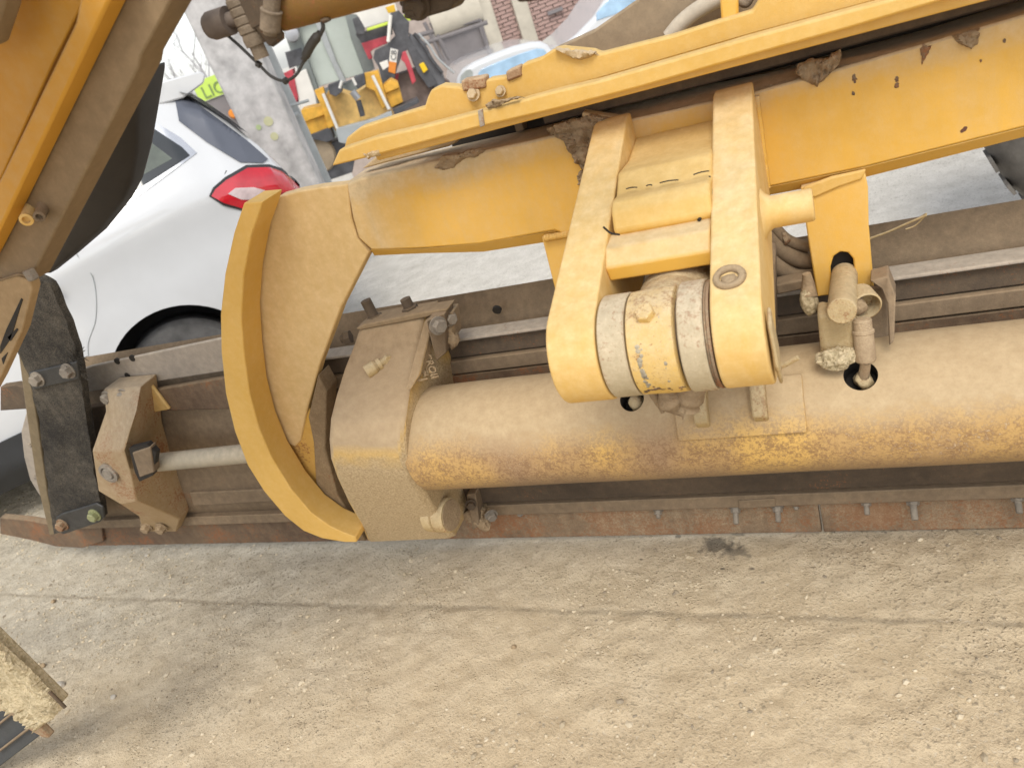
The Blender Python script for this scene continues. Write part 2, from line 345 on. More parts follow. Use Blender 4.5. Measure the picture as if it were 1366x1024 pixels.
# oil stain with drips, where it stands on the ground
n2b = g.noise(pos, 22, 5, .65)
def spot(cx, cy, rx, ry, soft=.35):
    a_ = g.math('DIVIDE', g.math('SUBTRACT', sx.outputs[0], cx), rx); b_ = g.math('DIVIDE', g.math('SUBTRACT', sx.outputs[1], cy), ry)
    d = g.math('SQRT', g.math('ADD', g.math('MULTIPLY', a_, a_), g.math('MULTIPLY', b_, b_))); d = g.math('ADD', d, g.math('MULTIPLY', g.math("SUBTRACT", n2b, .5), 3.0))
    return g.ramp(d, 1-soft*1.2, 1+soft*.4, 1, 0)
W_ = FW.at
for (px, py, rx, ry, k) in ((958, 727, .055, .036, .72), (978, 737, .040, .028, .6), (1000, 742, .012, .010, .5), (963, 758, .008, .006, .8), (905, 715, .008, .006, .6), (935, 735, .01, .008, .45), (855, 745, .006, .005, .7), (1003, 758, .007, .006, .7), (985, 712, .02, .012, .4)):
    p = W_(px, py, 2, 0); col = g.mix(g.math('MULTIPLY', spot(p.x, p.y, rx, ry), k), col, (.085, .078, .066))
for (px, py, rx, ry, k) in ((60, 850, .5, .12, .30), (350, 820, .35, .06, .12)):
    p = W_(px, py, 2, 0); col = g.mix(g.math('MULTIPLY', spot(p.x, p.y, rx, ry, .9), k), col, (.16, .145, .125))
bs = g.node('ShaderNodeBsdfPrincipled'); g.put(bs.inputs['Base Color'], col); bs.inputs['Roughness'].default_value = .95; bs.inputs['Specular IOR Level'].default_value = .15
bp = g.node('ShaderNodeBump'); bp.inputs['Strength'].default_value = .9; bp.inputs['Distance'].default_value = .010
vs = g.node('ShaderNodeTexVoronoi', feature='F1'); g.put(vs.inputs['Vector'], pos); vs.inputs['Scale'].default_value = 95; vs.inputs['Randomness'].default_value = 1
stn = g.math('MULTIPLY', g.ramp(vs.outputs['Distance'], .16, .34, 1, 0), g.ramp(g.noise(pos, 4.2, 4, .6), .47, .60)); g.put(bp.inputs['Height'], g.math('ADD', g.math('MULTIPLY', n3, .6), g.math('ADD', g.math('MULTIPLY', n4, .12), g.math('MULTIPLY', stn, .28)))); g.put(bs.inputs['Normal'], bp.outputs[0])
go = g.node('ShaderNodeOutputMaterial'); g.l.new(bs.outputs[0], go.inputs[0])
V, Fc = grid(-4.6, 1.6, .35, 3.6, .0125, gh)
me = bpy.data.meshes.new('ground'); me.from_pydata(V, [], Fc); me.update()
near = mesh_obj('ground', me, gm, smooth=180); near['kind'] = 'structure'
def ghf(x, y):
    ins = -4.55 < x < 1.55 and .4 < y < 3.55
    return dip(x, y)+(-.06 if ins else .012*noise.noise(Vector((x, y, 0))*1.5)+.004*noise.noise(Vector((x, y, 0))*8)-.004)
V, Fc = grid(-14, 10, -3, 24, .1, ghf)
k0 = len(V); R_ = 250; V += [(-R_, -R_, -.78), (R_, -R_, -.78), (R_, R_, -.78), (-R_, R_, -.78)]; Fc.append((k0, k0+1, k0+2, k0+3))
me = bpy.data.meshes.new('yard'); me.from_pydata(V, [], Fc); me.update()
yard = mesh_obj('yard', me, gm, smooth=180); yard['kind'] = 'structure'
# gravel: small stones too many to count
def pebble_mesh(pts, name, mat):
    V = []; Fc = []
    base = [(0,0,1),(.9,0,.3),(.28,.86,.3),(-.73,.53,.3),(-.73,-.53,.3),(.28,-.86,.3),(.5,.4,-.5),(-.4,.5,-.5),(-.4,-.5,-.5),(.5,-.4,-.5)]
    fs = [(0,1,2),(0,2,3),(0,3,4),(0,4,5),(0,5,1),(1,6,2),(2,7,3),(3,8,4),(4,8,5),(5,9,1),(1,9,6),(2,6,7),(3,7,8),(5,8,9)]
    for (x, y, z, r) in pts:
        k = len(V); a_ = random.random()*6.28; sx_, sy_, sz_ = r*random.uniform(.7,1.4), r*random.uniform(.6,1), r*random.uniform(.35,.7)
        for b_ in base:
            u, v_ = b_[0]*sx_*random.uniform(.8,1.2), b_[1]*sy_*random.uniform(.8,1.2)
            V.append((x+u*math.cos(a_)-v_*math.sin(a_), y+u*math.sin(a_)+v_*math.cos(a_), z+b_[2]*sz_))
        Fc += [tuple(i+k for i in f) for f in fs]
    me = bpy.data.meshes.new(name); me.from_pydata(V, [], Fc); me.update(); return mesh_obj(name, me, mat)
gravm = newmat('gravel'); g = G(gravm); pos = g.node('ShaderNodeNewGeometry'); ri = pos.outputs['Random Per Island']
cc = g.mix(g.ramp(ri, 0, .35), (.27, .225, .165), (.50, .41, .275)); cc = g.mix(g.ramp(ri, .3, 1.0), cc, (.64, .55, .40))
bs = g.node('ShaderNodeBsdfPrincipled'); g.put(bs.inputs['Base Color'], cc); bs.inputs['Roughness'].default_value = .9; oo = g.node('ShaderNodeOutputMaterial'); g.l.new(bs.outputs[0], oo.inputs[0])
pts = []
while len(pts) < 26000:
    x, y = random.uniform(-4.4, 1.4), random.uniform(.4, 3.5); p = Vector((x, y, 0))
    dens = .10+.9*noise.noise(p*1.3+Vector((4, 1, 0)))+1.1*noise.noise(p*4.5)+max(0, (-x-1.2))*.22+(y-1.2)*.18
    if random.random() < dens:
        r = .0016+.0050*random.random()**3+(.008*random.random()**14); pts.append((x, y, gh(x, y)+r*.05, r))
gr = pebble_mesh(pts, 'gravel', gravm); gr['kind'] = 'stuff'; gr['label'] = 'fine grey and tan gravel strewn over the dusty yard ground'; gr['category'] = 'gravel'
for (px, py, r, lab) in ((80, 916, .022, 'pale chalky stone beside the sandy step corner'), (152, 930, .011, 'small tan pebble right of the pale chalky stone'), (58, 888, .012, 'grey pebble against the upper edge of the sandy step'),
                         (196, 741, .010, 'pale greenish pebble just below the left end of the blade'), (72, 803, .011, 'dark grey pebble lying in the dark gravel at far left'), (685, 862, .008, 'thin dark chip on bare tan ground below the tube')):
    p = W_(px, py, 2, 0.0); p.z = gh(p.x, p.y)
    s = bpy.data.objects.new('stone', None); bpy.data.objects.remove(s)
    CUR.update(root=None, o=p)
    bm = bmesh.new(); bmesh.ops.create_icosphere(bm, subdivisions=2, radius=1)
    for v_ in bm.verts: v_.co = Vector((v_.co.x*r, v_.co.y*r*.8, v_.co.z*r*.7))*(1+.35*noise.noise(v_.co*1.7+p*50))+Vector((0, 0, r*.3))
    me = bpy.data.meshes.new('stone'); bm.to_mesh(me); bm.free(); o = mesh_obj('stone', me, stone_mat if 'pale' in lab else mud, None, lab, 25); o.location = p; o['category'] = 'stone'; o['group'] = 'loose stones on the ground'
# ------------------------------------------------------------ cars
def hull(s):
    """(top z, roof half width, belt z, belt half width, bottom z) along the car, s from the rear axle, + towards the tail"""
    T = [(-3.55, .72, .55, .66, .62, .30), (-3.45, .86, .68, .78, .76, .22), (-3.0, .98, .70, .88, .86, .20), (-2.4, 1.05, .72, .96, .895, .20), (-2.0, 1.12, .74, 1.02, .905, .20), (-1.45, 1.50, .64, 1.07, .91, .20),
         (-1.1, 1.62, .66, 1.10, .91, .20), (-.6, 1.665, .67, 1.14, .91, .20), (-.1, 1.665, .67, 1.19, .91, .22), (.25, 1.65, .66, 1.22, .90, .24), (.45, 1.635, .64, 1.22, .885, .26), (.56, 1.615, .62, 1.20, .87, .27), (.65, 1.55, .65, 1.19, .86, .28), (.74, 1.41, .68, 1.16, .84, .29),
         (.82, 1.26, .70, 1.13, .81, .30), (.88, 1.12, .68, 1.05, .77, .31), (.94, .95, .62, .86, .71, .32), (.98, .82, .58, .74, .64, .36)]
    if s <= T[0][0]: return T[0][1:]
    for a_, b_ in zip(T, T[1:]):
        if s <= b_[0]: t = (s-a_[0])/(b_[0]-a_[0]); return tuple(a_[i]+(b_[i]-a_[i])*t for i in range(1, 6))
    return T[-1][1:]
def sect(s):
    zt, wr, zb, wb, z0 = hull(s); g_ = (zt-zb)
    return [(0, z0), (wb*.90, z0), (wb*.985, z0+.12), (wb, z0+(zb-z0)*.42), (wb*.982, z0+(zb-z0)*.62), (wb*.968, z0+(zb-z0)*.80), (wb*.988, z0+(zb-z0)*.86), (wb*.970, zb-.03), (wb*.94, zb), (wr+.02, zt-min(.10, g_*.3)), (wr-.03, zt-min(.045, g_*.12)), (wr-.14, zt-.008), (wr*.5, zt), (0, zt+.004)]
def side_v(s, z):
    P = sect(s)[1:]
    for a_, b_ in zip(P, P[1:]):
        if a_[1] <= z <= b_[1]: t = (z-a_[1])/max(1e-6, b_[1]-a_[1]); return a_[0]+(b_[0]-a_[0])*t
    return P[0][0]
def car(label, cat, mw, side=1, group=None, glass=None, detail=True, sc=1.0):
    """side=+1: the flank seen is v>0"""
    e = bpy.data.objects.new('parked_car', None); COL.objects.link(e); e.matrix_world = mw @ Matrix.Scale(sc, 4) if sc != 1 else mw; e['label'] = label; e['category'] = cat
    if group: e['group'] = group
    CUR.update(root=e, o=Vector((0, 0, 0)))
    st = sorted(set([-3.55, -3.5, -3.45, -3.2, -3.0, -2.7, -2.4, -2.2, -2.0, -1.85, -1.7, -1.55, -1.45, -1.3, -1.1, -.85, -.6, -.35, -.1, .08, .25, .35, .45, .51, .56, .60, .64, .69, .74, .78, .82, .85, .88, .905, .93, .95, .97]))
    bm = bmesh.new(); rows = []
    for s in st:
        P = sect(s); P = P+[(-v, z) for v, z in P[-2:0:-1]]; rows.append([bm.verts.new((s, v, z)) for v, z in P])
    n = len(rows[0])
    for i in range(len(rows)-1):
        for j in range(n): bm.faces.new((rows[i][j], rows[i+1][j], rows[i+1][(j+1)%n], rows[i][(j+1)%n]))
    bm.faces.new(rows[0]); bm.faces.new(rows[-1][::-1])
    body = from_bm('body', bm, [white_paint, black_plastic], e, smooth=28)
    cuts = []
    for s in (0, -2.62):
        for sg in (1, -1): cuts.append(lathe('cutter', (s, sg*.55, .35), (0, sg, 0), [(0, .375), (.6, .375)], black_plastic, e, n=56))
    apply_bool(body, cuts, True)
    for s in (0, -2.62):
        for sg in (1, -1):
            wh = bpy.data.objects.new('wheel', None); COL.objects.link(wh); wh.parent = e
            lathe('tyre', (s, sg*.62, .315), (0, sg, 0), [(0, .2), (.01, .29), (.05, .315), (.18, .315), (.215, .29), (.225, .21)], tyre_mat, wh, n=48)
            bm = bmesh.new(); lathe_bm(bm, (s, sg*.70, .315), (0, sg, 0), [(0, .21), (.10, .215), (.13, .205), (.115, .19), (.06, .18)], 40)
            for k in range(5):
                an = 2*math.pi*k/5; prism_bm(bm, [(s+.03*math.cos(an+1.57), sg*.79, .315+.03*math.sin(an+1.57)), (s-.03*math.cos(an+1.57), sg*.79, .315-.03*math.sin(an+1.57)), (s+.19*math.cos(an)-.012*math.cos(an+1.57), sg*.81, .315+.19*math.sin(an)-.012*math.sin(an+1.57)), (s+.19*math.cos(an)+.012*math.cos(an+1.57), sg*.81, .315+.19*math.sin(an)+.012*math.sin(an+1.57))], (0, sg*.02, 0))
            from_bm('rim', bm, rim_mat, wh, smooth=35)
    def dens(poly, k=5):
        out = []
        for (a_, b_) in zip(poly, poly[1:]+poly[:1]): out += [(a_[0]+(b_[0]-a_[0])*i/k, a_[1]+(b_[1]-a_[1])*i/k) for i in range(k)]
        return out
    def flank(name, poly, off, th, mat, sg, k=5, lab=None, par=None):
        bm = bmesh.new(); lay = bm.verts.layers.int.new('back'); q = dens(poly, k); a_ = [bm.verts.new((s, sg*(side_v(s, z)+off), z)) for s, z in q]; b_ = [bm.verts.new((s, sg*(side_v(s, z)+off-th), z)) for s, z in q]; n = len(q)
        for v in b_: v[lay] = 1
        f = bm.faces.new(a_); f2 = bm.faces.new(b_[::-1])
        for i in range(n): bm.faces.new((a_[i], b_[i], b_[(i+1)%n], a_[(i+1)%n]))
        bmesh.ops.triangulate(bm, faces=[f, f2])
        for _ in range(3):
            bmesh.ops.subdivide_edges(bm, edges=[e_ for e_ in bm.edges if e_.calc_length() > .035 and e_.verts[0][lay] == e_.verts[1][lay]], cuts=1); bmesh.ops.triangulate(bm, faces=bm.faces)
        for v in bm.verts:
            o_ = off-th if v[lay] else off; v.co.y = sg*(side_v(v.co.x, v.co.z)+o_)
        return from_bm(name, bm, mat, par or e, lab, 40)
    for sg in (1, -1):
        # quarter window, door windows with chrome surround
        qw = [(.50, 1.315), (.485, 1.36), (.36, 1.555), (.10, 1.575), (-.08, 1.575), (-.08, 1.245), (.14, 1.255)]
        qs = [(.535, 1.312), (.50, 1.40), (.375, 1.58), (.10, 1.598), (-.08, 1.60), (-.08, 1.215), (.15, 1.225)]
        fw = [(-.12, 1.575), (-.55, 1.578), (-.98, 1.555), (-1.22, 1.44), (-1.50, 1.16), (-1.0, 1.165), (-.12, 1.235)]
        fs_ = [(-.08, 1.60), (-.55, 1.602), (-1.0, 1.578), (-1.26, 1.45), (-1.60, 1.135), (-1.0, 1.14), (-.08, 1.21)]
        for nm, gl, su in (('side_window', qw, qs), ('side_window', fw, fs_)):
            w_ = flank(nm, su, .004, .02, chrome, sg); flank('pane', gl, .008, .02, (glass or glass_dark), sg, par=w_)
        flank('window_reflection', [(.42, 1.33), (.33, 1.50), (.22, 1.52), (.15, 1.30)], .0085, .012, glass_reflect, sg)  # greenish patch on the pane stands in for a reflection
        for poly in ([(-.12, 1.21), (-.16, 1.12), (-.155, 1.0), (-.19, .9), (-.25, .80), (-.33, .72), (-.38, .62)], [(-1.13, 1.13), (-1.14, .8), (-1.12, .5), (-1.1, .28)]):
            pts_ = [(s, sg*(side_v(s, z)+.001), z) for s, z in poly]; sweep('door_seam', pts_, .0026, MATS['grey_paint'], e, n=5)
        flank('sill_trim', [(-.46, .205), (-.42, .47), (-1.2, .46), (-2.18, .46), (-2.2, .205)], .014, .05, black_plastic, sg)
        hp = [(s, sg*(side_v(s, z)+.03), z) for s, z in ((-.50, 1.005), (-.44, 1.012), (-.36, 1.015), (-.31, 1.01))]; h_ = sweep('door_handle', hp, .013, white_paint, e, n=10)
        h2 = [(s, sg*(side_v(s, z)+.004), z) for s, z in ((-.49, .985), (-.33, .992))]; sweep('handle_recess', h2, .008, black_plastic, e, n=6, k=1)
        # tail lamp wrapping the corner
        tl = [(.50, 1.115), (.54, 1.06), (.62, .99), (.70, .93), (.80, .90), (.90, .91), (.93, .95), (.915, 1.00), (.87, 1.08), (.82, 1.125), (.72, 1.165), (.60, 1.155), (.53, 1.135)]
        t_ = flank('tail_lamp', tl, .012, .03, red_lens, sg, 4, 'red wrap-around tail lamp with a clear strip')
        flank('clear_strip', [(.575, 1.095), (.62, 1.045), (.70, 1.005), (.735, 1.0), (.745, 1.04), (.70, 1.075), (.62, 1.105)], .0155, .01, clear_lens, sg, par=t_)
        sweep('body_seam', [(s, sg*(side_v(s, z)+.001), z) for s, z in ((.62, 1.19), (.57, 1.15), (.55, 1.12))], .0025, black_plastic, e, n=5)
        t2 = flank('lamp_surround', [(.49, 1.118), (.53, 1.052), (.615, .98), (.70, .918), (.80, .888), (.91, .898), (.94, .95), (.925, 1.005), (.88, 1.09), (.825, 1.137), (.72, 1.178), (.60, 1.168), (.525, 1.146)], .007, .02, black_plastic, sg, 4, par=t_)
        for zz in (.95, .975): sweep('lamp_rib', [(s, sg*(side_v(s, zz+ (.93-s)*.12)+.014), zz+(.93-s)*.12) for s in (.66, .74, .82, .90)], .003, plain('dark_red', (.22, .005, .01), .3) if 'dark_red' not in MATS else MATS['dark_red'], t_, n=5)
    # rear window, follows the tail
    def tail(name, s0, s1, f, off, mat, kk=8, lab=None):
        bm = bmesh.new(); R_ = []
        for i in range(kk+1):
            s = s0+(s1-s0)*i/kk; zt, wr, zb, wb, z0 = hull(s); R_.append([bm.verts.new((s+off, wr*f*t, zt+off*.8-.02*abs(t)**4)) for t in (-1, -.8, -.4, 0, .4, .8, 1)])
        for i in range(kk):
            for j in range(6): bm.faces.new((R_[i][j], R_[i+1][j], R_[i+1][j+1], R_[i][j+1]))
        bmesh.ops.solidify(bm, geom=bm.faces[:], thickness=.01); return from_bm(name, bm, mat, e, lab, 50)
    tail('rear_window', .585, .80, 1.01, .012, glass or glass_rear); tail('windscreen', -1.98, -1.30, 1.0, .0, glass or glass_dark)
    # tinted side of the tail glass that wraps round
    for sg in (1, -1): flank('rear_window_corner', [(.56, 1.56), (.62, 1.56), (.70, 1.42), (.78, 1.28), (.835, 1.16), (.80, 1.155), (.70, 1.20), (.60, 1.34), (.53, 1.47)], .008, .02, glass or glass_rear, sg, 4)
    bm = bmesh.new(); prism_bm(bm, [(.36, -.62, 1.652), (.56, -.62, 1.655), (.73, -.62, 1.640), (.745, -.62, 1.615), (.72, -.62, 1.585), (.60, -.62, 1.555), (.45, -.62, 1.57)], (0, 1.24, 0)); bev(from_bm('roof_spoiler', bm, white_paint, e, smooth=35), .008)
    flank('front_lamp', [(-3.42, .74), (-3.2, .86), (-2.95, .90), (-3.0, .84), (-3.3, .72)], .004, .02, clear_lens, 1); box('number_plate', (.965, -.24, .62), (.985, .24, .74), label_white, e)
    return e
ad = rad(43); q0 = RW @ Vector(((245-CX)/F, -(520-CY)/F, 1))
d0 = RW @ Vector(((235-CX)/F, -(405-CY)/F, 1)); t_ = (.72-CAMH)/d0.z; q = CAM+d0*t_; dirs = Vector((math.cos(ad), math.sin(ad), 0)); nn = Vector((math.sin(ad), -math.cos(ad), 0))
# point of the flank plane at the arch centre line
ctr = q-dirs*.11; org = Vector((ctr.x, ctr.y, 0))-nn*.90
mw = Matrix((dirs, nn, Vector((0, 0, 1)))).transposed().to_4x4(); mw.translation = org
# local y must point to the camera: nn points away from +Y, towards the grader
car('white hatchback parked just beyond the left end of the grader blade, red tail lamp showing', 'car', mw)
# far car seen from behind, and one more at the top edge

def far_car(label, outline, panes, D, depth, low):
    """a car beyond the circle, standing end-on: cabin, lower body, glass set in frames, wheels"""
    P = [B(x, y, 1, D) for x, y in outline]; xs = [p.x for p in P]; zm = min(p.z for p in P); cx_ = (min(xs)+max(xs))/2
    pw_ = FB.R.transposed() @ Vector((cx_, D, 0)); z0 = dip(pw_.x, pw_.y); thing('parked_car', label, 'car', FB, (cx_, D, z0))
    bm = bmesh.new(); prism_bm(bm, P, (0, depth*.55, 0)); bev(from_bm('cabin', bm, white_paint, smooth=50), .07, 4)
    w_ = max(xs)-min(xs); x0, x1 = min(xs)-.08, max(xs)+.08
    b_ = solid('body', [(x0, D-.45, z0+.25), (x1, D-.45, z0+.25), (x1+.02, D-.50, z0+.6), (x1, D-.42, zm+.04), (x0, D-.42, zm+.04), (x0-.02, D-.50, z0+.6)], (0, depth+.9, 0), white_paint, wd=.06)
    for nm, px, mt in panes: plate(nm, px, 1, D-.012, .03, mt, fr=FB, wd=.008)
    for sx_ in (x0+.12, x1-.12):
        for yy in (D+.25, D+depth-.3): lathe('wheel', (sx_-.1, yy, z0+.31), (1, 0, 0), [(0, .2), (.01, .29), (.04, .31), (.16, .31), (.19, .29), (.2, .2)], tyre_mat, n=28)
far_car('small white car with sky-blue rear window, parked before the brick wall',
    [(608, 160), (609, 118), (611, 103), (618, 92), (632, 83), (655, 73), (684, 62), (708, 56), (722, 55), (732, 60), (742, 74), (756, 120)],
    [('rear_window', [(640, 108), (638, 98), (643, 92), (664, 83), (694, 72), (716, 65), (726, 66), (730, 72), (722, 82), (700, 96), (690, 102), (660, 114)], glass_blue), ('side_window', [(614, 112), (615, 101), (621, 94), (627, 92), (631, 96), (631, 110), (630, 118)], plain('grey_window', (.36, .38, .36), .3))], 10.4, 3.2, 0)
far_car('white and pale blue car glimpsed at the top edge beside the brick wall',
    [(742, 110), (744, 66), (770, 46), (793, 22), (806, 2), (820, -16), (900, -50), (930, 60)],
    [('windscreen', [(796, 28), (796, 18), (810, 2), (826, -14), (890, -36), (900, 0), (830, 16)], glass_blue)], 10.8, 3.0, 0)

# ------------------------------------------------------------ pillar, sign, tree
def bplate(name, px, D, th, mat, par=None, lab=None, wd=.01): return plate(name, px, 1, D, th, mat, par, lab, FB, wd)
def base_of(px, py, D, z=None):
    p = B(px, py, 1, D); return Vector((p.x, D, dip(*(FB.R.transposed() @ Vector((p.x, D, 0))).to_2d()) if z is None else z))
def vert(px, py, D, z1, z0, hw, th, mat, name, par=None, lab=None):
    p = B(px, py, 1, D); return solid(name, [(p.x-hw, D, z0), (p.x+hw, D, z0), (p.x+hw, D, z1), (p.x-hw, D, z1)], (0, th, 0), mat, par, lab, .01)
p = base_of(325, 100, 6.2); thing('concrete_pillar', 'weathered grey concrete pillar rising behind the white car, leaning across the picture', 'pillar', FB, p)
xl, xr = B(300, 130, 1, 6.2).x, B(374, 130, 1, 6.2).x
bm = bmesh.new(); prism_bm(bm, [(xl, 6.2, p.z-.1), (xr, 6.2, p.z-.1), (xr, 6.2, 4.5), (xl, 6.2, 4.5)], (0, .35, 0)); o = from_bm('shaft', bm, concrete); bev(o, .02)
for k, (x, y, r, c) in enumerate(((358, 162, .035, 'y'), (345, 170, .02, 'g'), (366, 182, .03, 'y'), (308, 112, .02, 'k'), (322, 118, .03, 'k'))):
    if c != 'k': q_ = B(x, y, 1, 6.198); lathe('paint_daub', q_, (0, 1, 0), [(-.002, r), (.001, r)], plain('daub_'+c, (.50, .49, .30) if c == 'y' else (.38, .46, .24), .9), CUR['root'], n=11)
p = base_of(395, 150, 6.9); thing('steel_post', 'thin pale grey steel post with a cross arm right of the concrete pillar', 'post', FB, p)
x_ = B(388, 130, 1, 6.9).x; solid('post', [(x_-.035, 6.9, p.z), (x_+.02, 6.9, p.z), (x_+.02, 6.9, 3.2), (x_-.035, 6.9, 3.2)], (0, .06, 0), pole_paint, wd=.004)
a_, b_ = B(372, 163, 1, 6.85), B(398, 152, 1, 6.85); rod('cross_arm', a_, b_, .018, pole_paint); rod('cross_arm', B(382, 143, 1, 6.85), B(412, 134, 1, 6.85), .012, pole_paint)
p = base_of(285, 118, 9.0); thing('lime_sign', 'lime green sign with dark letters showing above the spoiler of the white car', 'sign', FB, p)
u = B(303, 100, 1, 9.0)-B(262, 114, 1, 9.0); c_ = B(284, 116, 1, 9.0); x0, x1 = c_.x-.19, c_.x+.17
solid('board', [(x0, 9, c_.z-.10), (x1, 9, c_.z-.10), (x1, 9, c_.z+.10), (x0, 9, c_.z+.10)], (0, .05, 0), lime); mwx = Matrix(((1,0,0),(0,0,1),(0,1,0))).to_4x4()
mwx = Matrix.Translation((c_.x-.01, 8.995, c_.z-.03)) @ Matrix.Rotation(rad(90), 4, 'X'); text_obj('letters', 'LIC', .17, sign_ink, mwx, CUR['root'], .004)
solid('sign_box', [(x0+.04, 9.02, p.z), (x1+.02, 9.02, p.z), (x1+.02, 9.02, c_.z-.105), (x0+.04, 9.02, c_.z-.105)], (0, .3, 0), gate_mat); q_ = B(311, 152, 1, 8.95); lathe('orange_lamp', q_, (0, 1, 0), [(-.03, .03), (0, .05), (.03, .05)], orange_mat, CUR['root'], n=14)
def tree(px, py, D, h, label, seed, n0=5):
    random.seed(seed); p = base_of(px, py, D); thing('bare_tree', label, 'tree', FB, p, 'bare winter trees on the skyline'); tr = bmesh.new(); cr_ = bmesh.new(); k = [0]
    def grow(bm, a_, d, L, r, lv):
        pts = [a_]; c = a_.copy(); dd = d.normalized()
        for i in range(3): dd = (dd+Vector((random.uniform(-1, 1), random.uniform(-1, 1), random.uniform(-.3, .6)))*.16).normalized(); c = c+dd*L/3; pts.append(c.copy())
        sweep_bm(bm, pts, lambda t: r*(1-.5*t), 4, 2)
        if lv == 0: return
        for i in range(3):
            t = random.uniform(.35, 1); b_ = pts[min(3, int(t*3)+0)].lerp(pts[min(3, int(t*3)+1)], (t*3) % 1); nd = (dd+Vector((random.uniform(-1, 1), random.uniform(-1, 1), random.uniform(-.2, .7)))*.75); grow(cr_, b_, nd, L*random.uniform(.5, .72), r*.45, lv-1)
    grow(tr, p.copy(), Vector((0, 0, 1)), h*.42, .08, 5); from_bm('trunk', tr, bark); from_bm('crown', cr_, bark)
tree(262, 60, 19, 6.0, 'bare leafless tree seen in the sky gap between the side beam and the concrete pillar', 3); tree(205, 40, 21, 5.6, 'fainter bare tree left of the leafless tree beside the pillar', 5)
random.seed(21)

# ------------------------------------------------------------ brick building
DW = 15.0; p = base_of(700, 30, DW); thing('brick_building', 'pale brick building with plaster columns and a grey gate across the yard', 'building', FB, p)
def bz(x, y): return B(x, y, 1, DW)
xl, xr = bz(395, 60).x, bz(1000, -10).x; zt = 4.2
box('wall', (xl, DW+.06, p.z-.1), (xr, DW+.4, zt), mortar)
gx0, gx1 = bz(586, 60).x, bz(648, 60).x
box('gate', (gx0, DW-.02, p.z), (gx1, DW+.05, bz(600, 46).z), gate_mat); box('gate_lintel', (gx0-.1, DW-.10, bz(600, 46).z), (gx1+.1, DW+.05, bz(600, 46).z+.10), gate_mat)
for x in (655, 703, 862): cx_ = bz(x, 40).x; box('column', (cx_-.13, DW-.10, p.z), (cx_+.13, DW+.06, zt), plaster)
for x in (642,): cx_ = bz(x, 40).x; rod('drain_pipe', (cx_, DW-.12, p.z), (cx_, DW-.12, zt), .04, gate_mat)
for x, w__ in ((783, .07), (800, .05)): cx_ = bz(x, 20).x; box('steel_mullion', (cx_-w__, DW-.25, p.z), (cx_+w__, DW-.15, zt), pole_paint)
bmB = bmesh.new(); prism_bm(bmB, [(-.11, 0, -.026), (.11, 0, -.026), (.11, 0, .026), (-.11, 0, .026)], (0, .05, 0)); bme = bpy.data.meshes.new('brick'); bmesh.ops.recalc_face_normals(bmB, faces=bmB.faces); bmB.to_mesh(bmB and bme); bmB.free()
bme.materials.append(brick_mat); cnt = 0; rest = bmesh.new(); zc = bz(720, 40).z; xc = bz(720, 40).x
spots = []
row = 0; z = p.z+.05
while z < 3.4:
    x = gx1+.16+(.12 if row % 2 else 0)
    while x < xr: spots.append((abs(x-xc)*.6+abs(z-zc), x, z)); x += .24
    z += .066; row += 1
spots.sort()
for i, (d_, x, z) in enumerate(spots):
    off = DW+.018+random.uniform(-.006, .006)
    if i < 298:
        o = bpy.data.objects.new('brick', bme); COL.objects.link(o); o.parent = CUR['root']; o.location = Vector((x, off, z))-CUR['o']
    elif i < 4200: prism_bm(rest, [(x-.11, off, z-.026), (x+.11, off, z-.026), (x+.11, off, z+.026), (x-.11, off, z+.026)], (0, .05, 0))
o = from_bm('bricks', rest, brick_mat); o['kind'] = 'stuff'
q_ = bz(740, 15); box('wall_bracket', (q_.x-.14, DW-.06, q_.z-.03), (q_.x+.14, DW+.02, q_.z+.03), gate_mat)

# ------------------------------------------------------------ machines in the yard
D1 = 8.6; p = base_of(470, 160, D1); thing('skid_loader', 'small yellow loader with paired hoods and grey lift struts parked behind the circle rim', 'loader', FB, p)
def bp_(name, px, D, th, mat, lab=None, par=None): return bplate(name, px, D, th, mat, par, lab, .006)
hl = bp_('hood', [(401, 147), (416, 143), (434, 141), (437, 152), (406, 163)], D1, .35, machine_yellow, 'left yellow hood over its mudguard'); bp_('hood_side', [(405, 163), (437, 152), (441, 170), (413, 182)], D1+.04, .3, machine_yellow); bp_('mudguard', [(404, 184), (440, 170), (446, 186), (436, 190), (418, 186), (406, 192)], D1-.02, .3, machine_black)
bp_('hood', [(511, 115), (522, 106), (531, 110), (533, 117), (514, 125)], D1, .35, machine_yellow, 'right yellow hood'); bp_('hood_side', [(514, 125), (533, 117), (538, 136), (522, 144)], D1+.04, .3, machine_yellow)
bp_('body', [(428, 138), (440, 118), (470, 128), (486, 118), (500, 99), (505, 95), (514, 128), (521, 146), (530, 165), (448, 175), (440, 165)], D1+.12, .5, machine_pale, 'dusty pale yellow centre body')
for px in ([(419, 121), (431, 116), (437, 140), (446, 168), (438, 172), (430, 145)], [(486, 98), (504, 94), (509, 108), (518, 140), (510, 146), (500, 122), (488, 116)]): bp_('lift_frame', px, D1-.03, .12, machine_yellow)
for px in ([(437, 114), (454, 108), (457, 122), (448, 129), (440, 126)], [(472, 103), (486, 98), (488, 112), (478, 119), (474, 114)]): bp_('seat_pad', px, D1-.05, .15, machine_black)
rod('lift_strut', B(431, 125, 1, D1-.12), B(452, 176, 1, D1-.12), .016, label_white); rod('lift_strut', B(497, 101, 1, D1-.12), B(519, 146, 1, D1-.12), .016, label_white)
rod('damper', B(470, 122, 1, D1-.14), B(478, 132, 1, D1-.14), .035, rim_mat); rod('damper', B(478, 134, 1, D1-.14), B(484, 155, 1, D1-.14), .028, machine_black)
